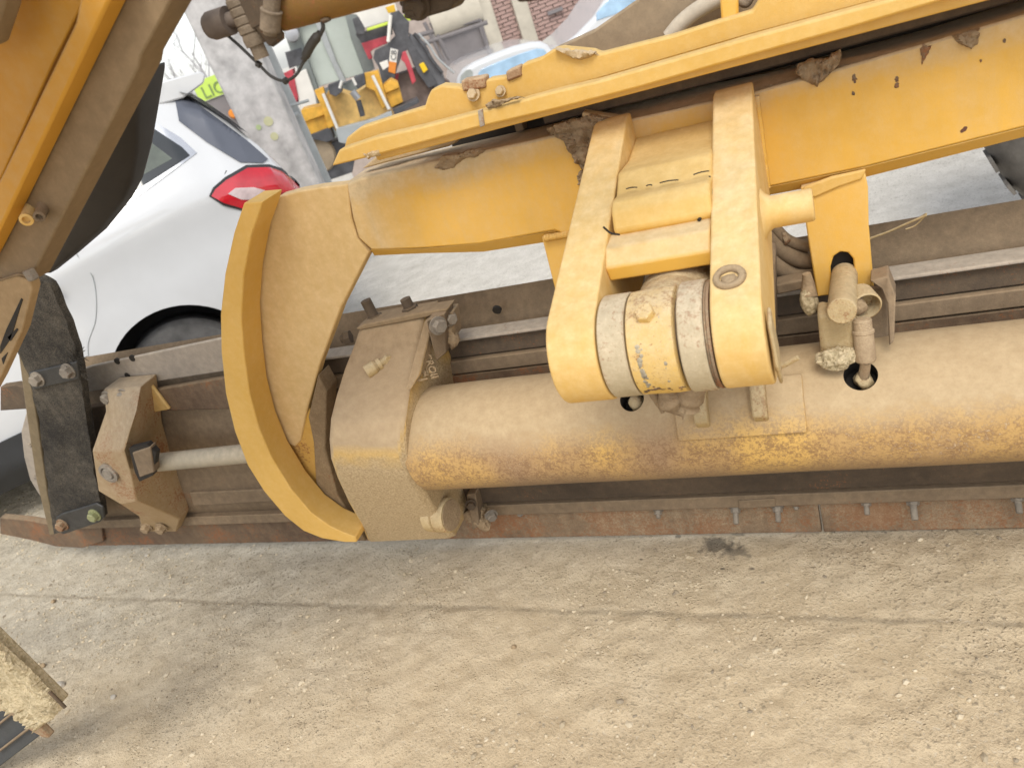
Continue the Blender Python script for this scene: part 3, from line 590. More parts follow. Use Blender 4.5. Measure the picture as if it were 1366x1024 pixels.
rod('peg', B(456, 108, 1, D1-.1), B(453, 118, 1, D1-.1), .014, label_white); rod('peg', B(470, 104, 1, D1-.1), B(475, 114, 1, D1-.1), .014, label_white)
bp_('step_plate', [(448, 172), (500, 158), (522, 148), (526, 165), (460, 192), (452, 190)], D1-.16, .1, pole_paint); bp_('step_plate', [(524, 146), (558, 132), (560, 137), (528, 153)], D1-.1, .3, machine_black)
wl = lathe('wheel', B(424, 208, 1, D1+.05), (0, 1, 0), [(0, .09), (.01, .17), (.05, .19), (.22, .19), (.26, .15)], plain('tan_tyre', (.36, .28, .19), .9, var=.3), None, 'dust-tan tyre under the black mudguard', n=28)
bp_('underbody', [(398, 205), (440, 192), (480, 180), (470, 230), (412, 250)], D1+.1, .4, machine_black)
lathe('reflector', B(401, 216, 1, D1-.05), (0, 1, 0), [(-.01, .03), (.02, .03)], plain('amber', (.7, .42, .02), .4), None, n=12); lathe('reflector', B(387, 219, 1, D1-.05), (0, 1, 0), [(-.01, .03), (.02, .03)], MATS['amber'], None, n=12)
D2 = 10.2; p = base_of(450, 120, D2); thing('machine_cab', 'tall machine cab with pale green glass panels and grey posts behind the small loader', 'cab', FB, p)
bp_('glass_panel', [(392, 18), (460, -8), (468, 50), (486, 98), (424, 116), (404, 70)], D2+.05, .03, cab_glass, 'pale green glass panel')
for px in ([(452, -10), (466, -14), (484, 40), (500, 92), (486, 100), (468, 50)], [(372, 25), (392, 18), (404, 60), (425, 120), (410, 128), (392, 80)]): bp_('post', px, D2-.05, .12, plain('post_grey', (.20, .22, .21), .6))
bp_('top_beam', [(360, 30), (560, -60), (556, -40), (368, 44)], D2-.04, .1, MATS['post_grey']); bp_('inner_brace', [(420, 30), (428, 27), (448, 80), (462, 108), (454, 110), (436, 70)], D2+.0, .03, pole_paint)
bp_('engine_box', [(390, 100), (408, 92), (420, 125), (424, 148), (402, 150)], D2-.1, .3, label_white); bp_('engine_box', [(378, 98), (390, 92), (398, 130), (392, 150), (382, 140)], D2-.12, .3, machine_red, 'dull red engine panel')
bp_('engine_box', [(380, 70), (402, 64), (406, 84), (386, 92)], D2-.06, .2, machine_black); lathe('lamp', B(390, 46, 1, D2-.15), (0, -1, .1), [(0, .09), (.05, .08), (.06, .04)], rim_mat, None, n=16)
bp_('lower_panel', [(404, 130), (470, 108), (500, 96), (520, 180), (420, 215)], D2+.1, .4, MATS['post_grey'])
D3 = 9.6; p = base_of(540, 90, D3); thing('backhoe', 'black and red backhoe with folded dark boom and stickers, behind the yellow loader', 'backhoe', FB, p)
bp_('boom', [(521, 18), (532, 14), (546, 30), (545, 48), (552, 60), (575, 96), (584, 112), (572, 118), (556, 96), (544, 66), (536, 74), (528, 98), (524, 122), (512, 118), (505, 90), (498, 78), (500, 68), (516, 60), (528, 48), (520, 30)], D3-.05, .22, machine_black, 'dark folded boom')
bp_('boom_arm', [(546, 44), (556, 50), (572, 74), (592, 100), (596, 122), (580, 118), (560, 84), (548, 62)], D3-.02, .2, plain('arm_grey', (.13, .13, .14), .5)); sweep('boom_hose', [B(x, y, 1, D3-.1) for x, y in ((552, 45), (566, 62), (576, 80), (590, 98))], .022, machine_black, None)
sweep('boom_hose', [B(x, y, 1, D3-.1) for x, y in ((558, 45), (572, 60), (584, 78), (606, 98))], .012, pole_paint, None)
bp_('red_link', [(537, 70), (541, 68), (549, 88), (555, 108), (550, 113), (546, 100), (540, 84), (535, 80)], D3-.09, .08, machine_red, 'bright red link')
bp_('red_body', [(482, 58), (516, 48), (517, 58), (498, 66), (494, 70), (497, 78), (492, 80)], D3+.05, .3, machine_red, 'red body panel'); bp_('dark_body', [(474, 46), (522, 30), (524, 46), (484, 60)], D3+.08, .4, machine_black)
bp_('sticker', [(521, 64), (531, 67), (529, 84), (519, 82)], D3-.06, .008, label_white, 'pale sticker on the boom'); bp_('sticker', [(519, 82), (529, 84), (527, 99), (518, 96)], D3-.06, .008, orange_mat, 'orange sticker on the boom'); bp_('sticker', [(506, 84), (517, 80), (519, 89), (511, 94)], D3-.06, .008, label_white)
mwt = Matrix.Translation(B(525.5, 74, 1, D3-.066)) @ Matrix.Rotation(rad(90), 4, 'X') @ Matrix.Rotation(rad(62), 4, 'Z'); text_obj('sticker_letters', 'CB', .085, machine_black, mwt, CUR['root'], .002)
bp_('reflector_plate', [(559, 86), (565, 83), (571, 93), (565, 98)], D3-.08, .02, plain('bright_yellow', (.85, .55, .01), .4), 'bright yellow reflector plate on the arm')
rod('ram', B(518, 56, 1, D3-.12), B(521, 20, 1, D3-.12), .02, label_white); bp_('mirror', [(470, 26), (478, 22), (487, 38), (486, 46), (476, 46)], D3-.1, .06, machine_black); bp_('lime_band', [(489, 38), (520, 28), (522, 32), (490, 42)], D3-.02, .05, plain('lime_band', (.6, .75, .10), .5), 'lime green band above the red body'); bp_('lime_band', [(538, 20), (552, 18), (548, 28), (544, 28)], D3-.02, .05, MATS['lime_band'])
bp_('cab_side', [(466, 18), (524, -6), (530, 14), (520, 28), (486, 38), (476, 20)], D3+.3, .1, label_white); lathe('beacon', B(508, 6, 1, D3), (0, 0, 1), [(0, .05), (.08, .05)], machine_red, None, n=14); bp_('beacon_base', [(514, 10), (526, 6), (528, 16), (518, 18)], D3, .1, MATS['amber'])
bp_('red_body', [(524, 100), (532, 98), (530, 116), (524, 118)], D3+.1, .1, machine_red); bp_('chassis', [(500, 110), (560, 90), (600, 108), (602, 150), (500, 160)], D3+.12, .4, plain('chassis_brown', (.20, .15, .13), .9, var=.4))
D4 = 11.5; p = base_of(610, 40, D4); thing('tank_truck', 'beige tank on a rusty frame below the dark bracket at the top edge', 'tank', FB, p)
a_, b_ = B(576, 36, 1, D4), B(640, 12, 1, D4); ax = b_-a_; ax.z = 0; rod('tank', Vector((a_.x, D4, a_.z)), Vector((b_.x, D4, a_.z)), .17, plaster, None, 'beige tank'); 
for (x0, y0, x1, y1, r) in ((556, 48, 640, 26, .03), (560, 60, 650, 30, .03), (575, 30, 600, 80, .03), (566, 30, 592, 84, .025), (636, 10, 650, 60, .02)): rod('frame_bar', B(x0, y0, 1, D4-.1), B(x1, y1, 1, D4-.1), r, gate_mat)

# ------------------------------------------------------------ the grader
G_ = thing('motor_grader', 'dusty yellow motor grader filling the picture, seen close at its blade, circle and blade-lift bracket', 'grader', FM)
BL, BR = -2.86, .95     # blade ends in the grader's own frame
# --- moldboard: curved sheet, seen from its back
blade = bpy.data.objects.new('blade', None); COL.objects.link(blade); blade.parent = G_
def extr(name, prof, x0, x1, mat, parent, label=None, wd=.003, seg=1, smooth=35):
    return solid(name, [(x0, y, z) for y, z in prof], (x1-x0, 0, 0), mat, parent, label, wd, smooth)
def sheet(name, prof, x0, x1, th, mat, parent, label=None, n=24):
    P = smooth_path([Vector((0, y, z)) for y, z in prof], 5); bm = bmesh.new(); outer = []; 
    for i, p in enumerate(P):
        t = (P[min(i+1, len(P)-1)]-P[max(i-1, 0)]).normalized(); nn = Vector((0, t.z, -t.y)); outer.append((p, p+nn*th))
    ring = [a_ for a_, b_ in outer]+[b_ for a_, b_ in outer[::-1]]
    rows = []
    for k in range(n+1):
        x = x0+(x1-x0)*k/n; rows.append([bm.verts.new((x, p.y+.0015*noise.noise(Vector((x*3, i_, 0))), p.z)) for i_, p in enumerate(ring)])
    m_ = len(ring)
    for k in range(n):
        for j in range(m_): bm.faces.new((rows[k][j], rows[k+1][j], rows[k+1][(j+1)%m_], rows[k][(j+1)%m_]))
    bm.faces.new(rows[0]); bm.faces.new(rows[-1][::-1]); return from_bm(name, bm, mat, parent, label, 30)
mb = sheet('moldboard', [(1.675, .15), (1.64, .22), (1.625, .33), (1.625, .45), (1.64, .58), (1.66, .68), (1.69, .77), (1.735, .845)], BL+.05, BR, .012, tan_steel, blade, 'curved steel back of the moldboard under tan dust')
# upper slide rail, a box the bracket rides on
extr('rail_ledge', [(1.66, .777), (1.600, .777), (1.598, .769), (1.66, .769)], -1.60, BR, grey_steel, blade, 'thin pale ledge along the top of the slide rail')
extr('rail_bar', [(1.645, .767), (1.618, .767), (1.612, .716), (1.645, .716)], -1.60, BR, dark_steel, blade); extr('rail_bar', [(1.645, .712), (1.602, .712), (1.598, .674), (1.645, .674)], -1.60, BR, tan_steel, blade)
extr('rail_bar', [(1.640, .668), (1.603, .668), (1.603, .60), (1.640, .60)], -1.60, BR, dusty('rail_brown', (.10, .06, .04), dust=(.25, .18, .11), amt=.4, rust=.3, grain=.6, streak=.6), blade, 'brown lower bar of the slide rail')
extr('lower_rail', [(1.63, .285), (1.60, .285), (1.615, .215), (1.65, .215)], -1.6, BR, dark_steel, blade)
extr('lower_flange', [(1.665, .190), (1.630, .190), (1.628, .152), (1.665, .152)], -3.0, BR, tan_steel, blade)
# cutting edge: two bolted lengths
for (x0, x1) in ((-3.16, -1.35), (-1.345, -.135), (-.13, BR)):
    extr('cutting_edge', [(1.692, .150), (1.668, .150), (1.672, .02), (1.700, .006)], x0, x1, rusty if x0 > -2 else MATS['rail_brown'], blade)
# light inner panel lines on the left run
plate('stiffener', [(252, 657), (372, 652), (380, 668), (258, 675)], 1, 1.615, .02, tan_steel, blade)
plate('stiffener', [(196, 522), (320, 500), (325, 545), (222, 548), (205, 545)], 1, 1.618, .02, MATS['rail_brown'], blade, 'rust-stained steel strip under the left end of the slide rail')
plate('stiffener', [(168, 517), (200, 512), (226, 546), (196, 552)], 1, 1.605, .012, yellow_cream, blade)
plate('upper_lip', [(92, 498), (122, 488), (300, 450), (335, 443), (335, 490), (112, 524), (96, 527)], 1, 1.64, .014, grey_steel, blade, 'pale dusty upper lip of the blade with three bolt holes')
for (x, y) in ((156, 482), (176, 478), (170, 501)):
    p = M(x, y, 1, 1.639); lathe('bolt_hole', p, (0, 1, 0), [(-.001, .011), (.006, .011)], void, blade, n=16)
# hole and dent in the right-hand top face
p = M(663, 413, 1, 1.665); lathe('bolt_hole', p, (0, 1, .3), [(-.004, .012), (.004, .012)], void, blade, n=16)
p = M(652, 420, 1, 1.655)
# lip of bare sheet at far left, outline of the blade's corner
plate('end_plate', [(0, 516), (20, 513), (44, 522), (46, 545), (0, 548)], 1, 1.66, .03, dark_steel, blade)
plate('end_bit', [(0, 690), (40, 694), (70, 700), (135, 702), (138, 722), (110, 731), (75, 729), (40, 720), (0, 712)], 1, 1.655, .03, MATS['rail_brown'], blade, 'worn end bit at the left corner of the cutting edge')
plate('corner_shield', [(36, 545), (44, 548), (66, 560), (66, 668), (52, 660), (40, 640), (32, 610), (28, 575)], 1, 1.60, .02, grey_steel, blade, 'pale rounded shield plate behind the belt')
for (x, y) in ((42, 592), (50, 636)): bolt(M(x, y, 1, 1.60), (0, -1, 0), .009, parent=blade)
# nuts along the cutting edge
for (x, y, sh, r) in ((694, 682, .004, .010), (878, 680, .010, .011), (981, 676, .030, .013), (1037, 675, .026, .013), (1155, 667, .022, .012), (1217, 664, .036, .015), (1356, 659, .028, .014), (1062, 676, 0, .006)):
    p = M(x, y, 1, 1.655); bolt(p, (0, -.75, -.6), r, bolt_mat, blade, True, sh, 'plough_bolt')
solid('weld_strap', [M(985, 668, 1, 1.625), M(1035, 665, 1, 1.625), M(1035, 676, 1, 1.625), M(985, 679, 1, 1.625)], (0, .01, 0), tan_steel, blade)

# --- slide bracket on the blade's left run, with the side-shift rod
sb = bpy.data.objects.new('slide_bracket', None); COL.objects.link(sb); sb.parent = G_
def relief(name, verts, faces, yb, mat, parent, label=None, wd=.004, fr=None, smooth=25):
    fr = fr or FM; bm = bmesh.new(); V = [bm.verts.new(fr.at(x, y, 1, d)) for x, y, d in verts]
    for f in faces: bm.faces.new([V[i] for i in f])
    edges = [e for e in bm.edges if e.is_boundary]
    r_ = bmesh.ops.extrude_edge_only(bm, edges=edges); nv = [v_ for v_ in r_['geom'] if isinstance(v_, bmesh.types.BMVert)]
    for v_ in nv: v_.co.y = yb
    be = [e for e in bm.edges if e.is_boundary]; bmesh.ops.contextual_create(bm, geom=be)
    o = from_bm(name, bm, mat, parent, label, smooth)
    if wd: bev(o, wd)
    return o
v = [(138, 519, 1.56), (188, 515, 1.56), (182, 549, 1.47), (164, 601, 1.44), (123, 601, 1.47), (141, 549, 1.53),
     (201, 577, 1.575), (213, 622, 1.57), (222, 640, 1.57), (240, 692, 1.58), (235, 709, 1.60), (190, 709, 1.58), (185, 689, 1.55), (160, 672, 1.47), (131, 655, 1.46), (172, 625, 1.44), (182, 668, 1.47)]
relief('bracket_body', v, [(0, 1, 2, 5), (5, 2, 3, 4), (1, 6, 7, 15, 3, 2), (4, 3, 15, 16, 13, 14), (15, 7, 8, 9, 16), (16, 9, 10, 11, 12, 13)], 1.635, dusty('ochre_cast', (.38, .235, .09), dust=(.40, .31, .205), amt=.62, up=.4, grain=.5, bump=.35, rust=.3), sb, 'ochre forked bracket casting holding the rod')
plate('rod_socket', [(172, 598), (196, 592), (208, 604), (204, 634), (186, 642), (180, 630)], 1, 1.435, .02, void, sb, 'dark square hole in the bracket', wd=0)
plate('rod_clevis', [(176, 604), (200, 596), (206, 630), (186, 637)], 1, 1.43, .03, tan_steel, sb)
rod('side_shift_rod', M(186, 619, 1, 1.50), M(186, 619, 1, 1.50)+Vector((.56, 0, .01)), .030, zinc, sb, 'round grey rod running from the bracket behind the yellow yoke')
for (x, y) in ((145, 529), (167, 526)): bolt(M(x, y, 1, 1.555), (-.1, -1, -.1), .018, parent=sb)
for (x, y) in ((196, 702), (216, 703)): bolt(M(x, y, 1, 1.575), (0, -1, -.2), .018, mud, sb)
c = M(146, 630, 1, 1.452); lathe('pivot_boss', c, (0, -1, 0), [(0, .036), (.008, .036), (.010, .026), (.004, .022), (.012, .018)], bolt_mat, sb, n=28)
plate('bracket_body', [(112, 545), (140, 540), (140, 612), (118, 608)], 1, 1.60, .03, dark_steel, sb)

# --- fibrous belt with its clamps, hung before the blade end
bt = bpy.data.objects.new('side_belt', None); COL.objects.link(bt); bt.parent = G_; bt['label'] = 'frayed dark fibre belt clamped with two bolted plates at the blade end'
def wavy(name, px, y, th, mat, parent, lab=None, st=.02, amp=.003):
    pts = [M(a_, b_, 1, y) for a_, b_ in px]; bm = bmesh.new(); prism_bm(bm, pts, (0, th, 0))
    bmesh.ops.triangulate(bm, faces=bm.faces)
    for _ in range(5): bmesh.ops.subdivide_edges(bm, edges=[e for e in bm.edges if e.calc_length() > st], cuts=1); bmesh.ops.triangulate(bm, faces=bm.faces)
    for v_ in bm.verts:
        q = v_.co*22; v_.co += Vector((noise.noise(q), noise.noise(q+Vector((5, 0, 0)))*1.2, noise.noise(q+Vector((0, 7, 0)))))*amp
    return from_bm(name, bm, mat, parent, lab, 60)
wavy('belt', [(46, 368), (66, 380), (84, 420), (100, 462), (108, 505), (115, 560), (124, 615), (133, 668), (138, 690), (72, 712), (62, 640), (52, 560), (38, 500), (24, 470), (30, 420)], 1.50, .025, belt_mat, bt, amp=.0035)
plate('belt_post', [(24, 470), (36, 480), (50, 560), (64, 660), (76, 712), (66, 714), (48, 640), (36, 560)], 1, 1.522, .05, dusty('post_olive', (.13, .095, .05), dust=(.26, .2, .12), amt=.4), bt)
plate('clamp_plate', [(38, 497), (102, 482), (106, 506), (44, 520)], 1, 1.490, .010, clamp_mat, bt)
plate('clamp_plate', [(74, 690), (82, 685), (128, 671), (137, 676), (139, 690), (132, 697), (84, 713), (75, 706)], 1, 1.490, .010, clamp_mat, bt, 'dark rounded clamp plate at the belt foot')
for (x, y, mt) in ((51, 505, bolt_mat), (92, 494, bolt_mat), (84, 699, rusty), (127, 686, plain('olive_nut', (.30, .31, .16), .5, .3))): bolt(M(x, y, 1, 1.49), (.05, -1, 0), .019, mt, bt, True)
# frayed fibres at the right edge of the belt
bm = bmesh.new()
for k in range(60):
    a_, b_ = random.uniform(96, 106), random.uniform(470, 500); p = M(a_, b_, 1, 1.50)
    q = p+Vector((random.uniform(.0, .05), random.uniform(-.02, .01), random.uniform(-.03, .05))); sweep_bm(bm, [p, (p+q)/2+Vector((0, 0, random.uniform(-.01, .01))), q], .0009, 4, 3)
fo = from_bm('frayed_fibres', bm, belt_mat, bt); fo['kind'] = 'stuff'
# smooth dark rubber flap above it
v = [(184, 92, 1.42), (185, 140, 1.44), (183, 200, 1.46), (175, 245, 1.47), (162, 270, 1.47), (128, 312, 1.47), (94, 342, 1.475), (64, 366, 1.475), (48, 366, 1.49), (40, 340, 1.49), (60, 250, 1.46), (120, 150, 1.43), (130, 235, 1.40), (150, 165, 1.40), (90, 310, 1.43)]
relief('rubber_flap', v, [(0, 1, 13, 11), (1, 2, 12, 13), (2, 3, 4, 12), (4, 5, 14, 12), (5, 6, 7, 14), (7, 8, 9, 14), (14, 9, 10, 12), (12, 10, 11, 13)], 1.52, rubber_dark, G_, 'smooth black rubber flap curving down behind the big side beam', wd=.01, smooth=70)

# --- near side beam, upper left
nb = bpy.data.objects.new('side_beam', None); COL.objects.link(nb); nb.parent = G_; nb['label'] = 'big slanting yellow channel beam close to the camera, brown with dust on its outer face'
plate('beam_web', [(140, -30), (246, -30), (229, 0), (187, 76), (185, 90), (46, 362), (38, 378), (0, 372), (-30, 400), (-30, 350), (0, 305)], 1, .90, .05, brown_plate, nb, wd=.003)
plate('beam_web', [(-30, 372), (0, 374), (22, 368), (40, 374), (43, 385), (30, 440), (0, 505), (-30, 560)], 1, .893, .02, dusty('web_ochre', (.30, .19, .08), dust=(.42, .30, .17), amt=.6, up=.2, patch=.4, grain=.2, bump=.1), nb, wd=.002)
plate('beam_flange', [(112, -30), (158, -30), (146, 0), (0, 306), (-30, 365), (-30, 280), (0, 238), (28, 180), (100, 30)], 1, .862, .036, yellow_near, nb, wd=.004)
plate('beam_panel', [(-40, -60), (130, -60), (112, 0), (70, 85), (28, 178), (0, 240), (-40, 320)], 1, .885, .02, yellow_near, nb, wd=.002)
plate('top_plate', [(-60, -40), (10, -40), (4, 10), (-12, 60), (-60, 80)], 1, .80, .03, brown_plate, nb)
for (x, y, r) in ((40, 281, .0105), (57, 277, .009)):
    p = M(x, y, 1, .90); bm = bmesh.new(); lathe_bm(bm, p+Vector((0, .002, 0)), (.55, -1, -.30), [(0, r*1.2), (.004, r), (.034, r), (.035, r*.6), (.028, r*.5)], 20); from_bm('spigot', bm, yellow_cream if r > .01 else tan_steel, nb)
p = M(46, 366, 1, .89); box('nut', (p.x-.010, .878, p.z-.008), (p.x+.006, .893, p.z+.012), bolt_mat, nb)
for pp in (((14, 452), (26, 412), (30, 400), (28, 398), (8, 440), (0, 462), (0, 472)), ((14, 455), (24, 440), (22, 438), (10, 450)), ((2, 478), (10, 470), (4, 486))):
    plate('slot', pp, 1, .8915, .004, void, nb, wd=0)
# two round ends and welded line
sweep('weld', [M(0, 374, 1, .892), M(12, 370, 1, .892), M(28, 366, 1, .892), M(42, 372, 1, .892)], .0022, brown_plate, nb, n=6)

# --- sand-caked step, lower left
st_ = bpy.data.objects.new('step', None); COL.objects.link(st_); st_.parent = G_; st_['label'] = 'step corner caked with pale sand, dark frame below'
YS = .70
mud_patch('caked_sand', [(-30, 828), (0, 858), (40, 894), (62, 918), (80, 938), (84, 944), (70, 958), (52, 970), (40, 964), (20, 948), (0, 932), (-30, 910)], YS, .012, st_, 'pale sand crusted on the step', 3, mat=sand, freq=90)
plate('step_tread', [(-30, 833), (0, 862), (80, 940), (50, 969), (0, 931), (-30, 912)], 1, YS+.002, .03, sand, st_)
plate('step_edge', [(-30, 908), (0, 930), (50, 968), (66, 984), (58, 984), (40, 974), (0, 942), (-30, 921)], 1, YS+.004, .02, rusty, st_)
plate('step_frame', [(-40, 925), (0, 944), (38, 972), (52, 982), (0, 1022), (-40, 1050)], 1, YS+.03, .02, plain('step_dark', (.05, .055, .06), .7, scale=20, bump=.4), st_)
for (a_, b_) in (((-10, 972), (20, 948)), ((-5, 1004), (42, 968))): rod('step_bar', M(*a_, 1, YS+.02), M(*b_, 1, YS+.02), .0035, tan_steel, st_)
rod('step_bar', M(66, 922, 1, YS-.004), M(87, 943, 1, YS-.004), .004, dark_steel, st_)

# --- the great cross tube
TY, TZ, TR = 1.42, .596, .1325
tb = bpy.data.objects.new('cross_tube', None); COL.objects.link(tb); tb.parent = G_; tb['label'] = 'thick round cross tube, smooth tan dust on top, yellow paint and rust specks below'
tubemat = newmat('tube_worn_paint'); g = G(tubemat); co = g.node('ShaderNodeTexCoord').outputs['Object']; geo = g.node('ShaderNodeNewGeometry'); s3 = g.node('ShaderNodeSeparateXYZ'); g.put(s3.inputs[0], geo.outputs['Normal'])
n1 = g.noise(co, 3.2, 5, .6); n2 = g.noise(co, 175, 3, .75); n3 = g.noise(co, 40, 6, .7); n0 = g.noise(g.mapv(co, (2.2, 1, 1)), 1.6, 3, .5)
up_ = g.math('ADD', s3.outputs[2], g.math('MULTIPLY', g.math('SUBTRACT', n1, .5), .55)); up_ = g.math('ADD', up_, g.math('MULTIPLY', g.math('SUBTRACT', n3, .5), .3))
base_ = g.mix(g.ramp(n0, .40, .60), (.36, .235, .13), (.64, .40, .12))             # bare brown patches and remaining yellow
rs = g.ramp(g.math('ADD', n2, g.math('MULTIPLY', g.math('SUBTRACT', n3, .5), .8)), .42, .62); base_ = g.mix(g.math('MULTIPLY', rs, .75), base_, (.22, .125, .065))
base_ = g.mix(g.ramp(g.math('ADD', n2, g.math('MULTIPLY', n1, .5)), .86, 1.02), base_, (.58, .44, .28))
dcol = g.mix(g.ramp(n3, .3, .7), (.41, .30, .172), (.50, .38, .228)); dcol = g.mix(g.ramp(n2, .5, .8, 0, .35), dcol, (.31, .215, .12))
col = g.mix(g.ramp(up_, .12, .62), base_, dcol)
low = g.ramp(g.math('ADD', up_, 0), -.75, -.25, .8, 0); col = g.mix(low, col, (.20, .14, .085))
bs = g.node('ShaderNodeBsdfPrincipled'); g.put(bs.inputs['Base Color'], col); bs.inputs['Roughness'].default_value = .8; bs.inputs['Specular IOR Level'].default_value = .3
bp = g.node('ShaderNodeBump'); bp.inputs['Distance'].default_value = .004; g.put(bp.inputs['Strength'], g.ramp(up_, .0, .5, .55, .12)); g.put(bp.inputs['Height'], g.math('ADD', n2, n3)); g.put(bs.inputs['Normal'], bp.outputs[0])
oo = g.node('ShaderNodeOutputMaterial'); g.l.new(bs.outputs[0], oo.inputs[0])
bm = bmesh.new(); prof = [(x, TR+.0012*noise.noise(Vector((x*4, 0, 0)))) for x in [-1.02+.06*i for i in range(38)]]
lathe_bm(bm, (0, TY, TZ), (1, 0, 0), prof, 72, cap=True)
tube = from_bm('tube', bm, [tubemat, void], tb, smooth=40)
holes = []
for c, r in ((Vector((.001, 1.348, .707)), .030), (Vector((-.443, 1.343, .704)), .026)):
    ax = Vector((0, c.y-TY, c.z-TZ)).normalized(); holes.append(lathe('cutter', c-ax*.04, ax, [(0, r), (.08, r)], void, G_, n=40))
apply_bool(tube, holes, True)
# dark inside and the fitting seen in each hole
for c in (Vector((.001, 1.348, .707)), Vector((-.443, 1.343, .704))):
    ax = Vector((0, c.y-TY, c.z-TZ)).normalized(); blob('fitting_knob', c-ax*.016+Vector((.004, 0, -.004)), (.017, .017, .017), cream_grit, tb, amp=.3, freq=60, sub=3)
def patch(name, x0, x1, a0, a1, r0, r1, mat, parent, lab=None, nx=8, na=10, wd=.003):
    """piece of plate rolled to the tube; angles from the front horizontal upwards"""
    bm = bmesh.new(); L = []
    for r in (r1, r0):
        L.append([[bm.verts.new((x0+(x1-x0)*i/nx, TY-r*math.cos(rad(a0+(a1-a0)*j/na)), TZ+r*math.sin(rad(a0+(a1-a0)*j/na)))) for j in range(na+1)] for i in range(nx+1)])
    for q in L:
        for i in range(nx):
            for j in range(na): bm.faces.new((q[i][j], q[i+1][j], q[i+1][j+1], q[i][j+1]))
    bmesh.ops.bridge_loops(bm, edges=[e for e in bm.edges if e.is_boundary]); o = from_bm(name, bm, mat, parent, lab, 35)
    if wd: bev(o, wd)
    return o
patch('pad_plate', -.352, -.102, 13.5, 62, TR-.002, TR+.009, tubemat, tb, 'square pad plate welded on the tube below the hinge')
solid('gusset', [(-.31, 1.33, .745), (-.31, 1.288, .70), (-.31, 1.280, .672), (-.31, 1.30, .64), (-.31, 1.36, .66), (-.31, 1.38, .745)], (.028, 0, 0), cream_grit, tb, wd=.004)
solid('gusset', [(-.197, 1.33, .755), (-.197, 1.285, .70), (-.197, 1.278, .677), (-.197, 1.298, .65), (-.197, 1.36, .66), (-.197, 1.38, .755)], (.028, 0, 0), cream_grit, tb, wd=.004)

# --- end bracket holding the tube
eb = bpy.data.objects.new('end_bracket', None); COL.objects.link(eb); eb.parent = G_; eb['label'] = 'cast end bracket wrapping the tube, smooth tan above and gritty below'
rows = [((478, 438), (566, 423), 1.52), ((470, 462), (560, 452), 1.49), ((457, 495), (551, 490), 1.435), ((446, 530), (543, 528), 1.36), ((438, 562), (538, 562), 1.305), ((436, 590), (538, 588), 1.283),
        ((438, 614), (541, 612), 1.28), ((447, 640), (552, 636), 1.30), ((462, 672), (570, 668), 1.36), ((478, 700), (588, 698), 1.43), ((488, 723), (606, 718), 1.49)]
bm = bmesh.new(); FR = []
for (l, r, y) in rows:
    a_, b_ = M(*l, 1, y), M(*r, 1, y); FR.append([bm.verts.new(a_.lerp(b_, t)+Vector((0, .012 if t in (0, 1) else 0, 0))) for t in (0, .06, .35, .7, .94, 1)])
BK = [[bm.verts.new((r_[0].co.x, 1.615, r_[0].co.z+.0)), bm.verts.new((r_[-1].co.x, 1.615, r_[-1].co.z))] for r_ in FR]
for i in range(len(FR)-1):
    for j in range(5): bm.faces.new((FR[i][j], FR[i+1][j], FR[i+1][j+1], FR[i][j+1]))
    bm.faces.new((FR[i][0], BK[i][0], BK[i+1][0], FR[i+1][0])); bm.faces.new((FR[i][-1], FR[i+1][-1], BK[i+1][1], BK[i][1])); bm.faces.new((BK[i][0], BK[i][1], BK[i+1][1], BK[i+1][0]))
for i in (0, len(FR)-1): bm.faces.new(FR[i]+[BK[i][1], BK[i][0]])
brmat = newmat('end_bracket_cast'); g = G(brmat); co = g.node('ShaderNodeTexCoord').outputs['Object']; geo = g.node('ShaderNodeNewGeometry'); s3 = g.node('ShaderNodeSeparateXYZ'); g.put(s3.inputs[0], geo.outputs['Normal']); p3 = g.node('ShaderNodeSeparateXYZ'); g.put(p3.inputs[0], co)
n1 = g.noise(co, 5, 5, .6); n2 = g.noise(co, 190, 3, .75); n3 = g.noise(co, 40, 5, .7)
up_ = g.math('ADD', s3.outputs[2], g.math('MULTIPLY', g.math('SUBTRACT', n1, .5), .5))
sandc = g.mix(g.ramp(n2, .35, .65), (.37, .265, .145), (.60, .465, .28)); smoothc = g.mix(g.ramp(n3, .3, .7), (.40, .29, .175), (.48, .36, .22)); brown = g.mix(g.ramp(n3, .3, .7), (.27, .19, .11), (.36, .26, .155))
col = g.mix(g.ramp(up_, -.05, .25), sandc, smoothc); col = g.mix(g.ramp(p3.outputs[2], .72, .84), col, brown)
yb = g.math('MULTIPLY', g.ramp(g.math('ABSOLUTE', up_), .02, .22, .6, 0), g.ramp(n1, .35, .6)); col = g.mix(yb, col, (.74, .45, .09))
bs = g.node('ShaderNodeBsdfPrincipled'); g.put(bs.inputs['Base Color'], col); bs.inputs['Roughness'].default_value = .85; bs.inputs['Specular IOR Level'].default_value = .25
bp = g.node('ShaderNodeBump'); bp.inputs['Distance'].default_value = .005; g.put(bp.inputs['Strength'], g.ramp(up_, -.1, .4, .8, .2)); g.put(bp.inputs['Height'], g.math('ADD', n2, n3)); g.put(bs.inputs['Normal'], bp.outputs[0])
oo = g.node('ShaderNodeOutputMaterial'); g.l.new(bs.outputs[0], oo.inputs[0])
o = from_bm('bracket_casting', bm, brmat, eb, smooth=28); bev(o, .004)
plate('top_cap', [(474, 439), (484, 433), (560, 417), (598, 411), (596, 416), (568, 424), (480, 441)], 1, 1.512, .05, brown_plate, eb)
solid('raised_rib', [M(566, 428, 1, 1.50), M(578, 424, 1, 1.52), M(560, 500, 1, 1.40), M(548, 520, 1, 1.36), M(541, 518, 1, 1.36)], (0, .05, 0), brmat, eb)
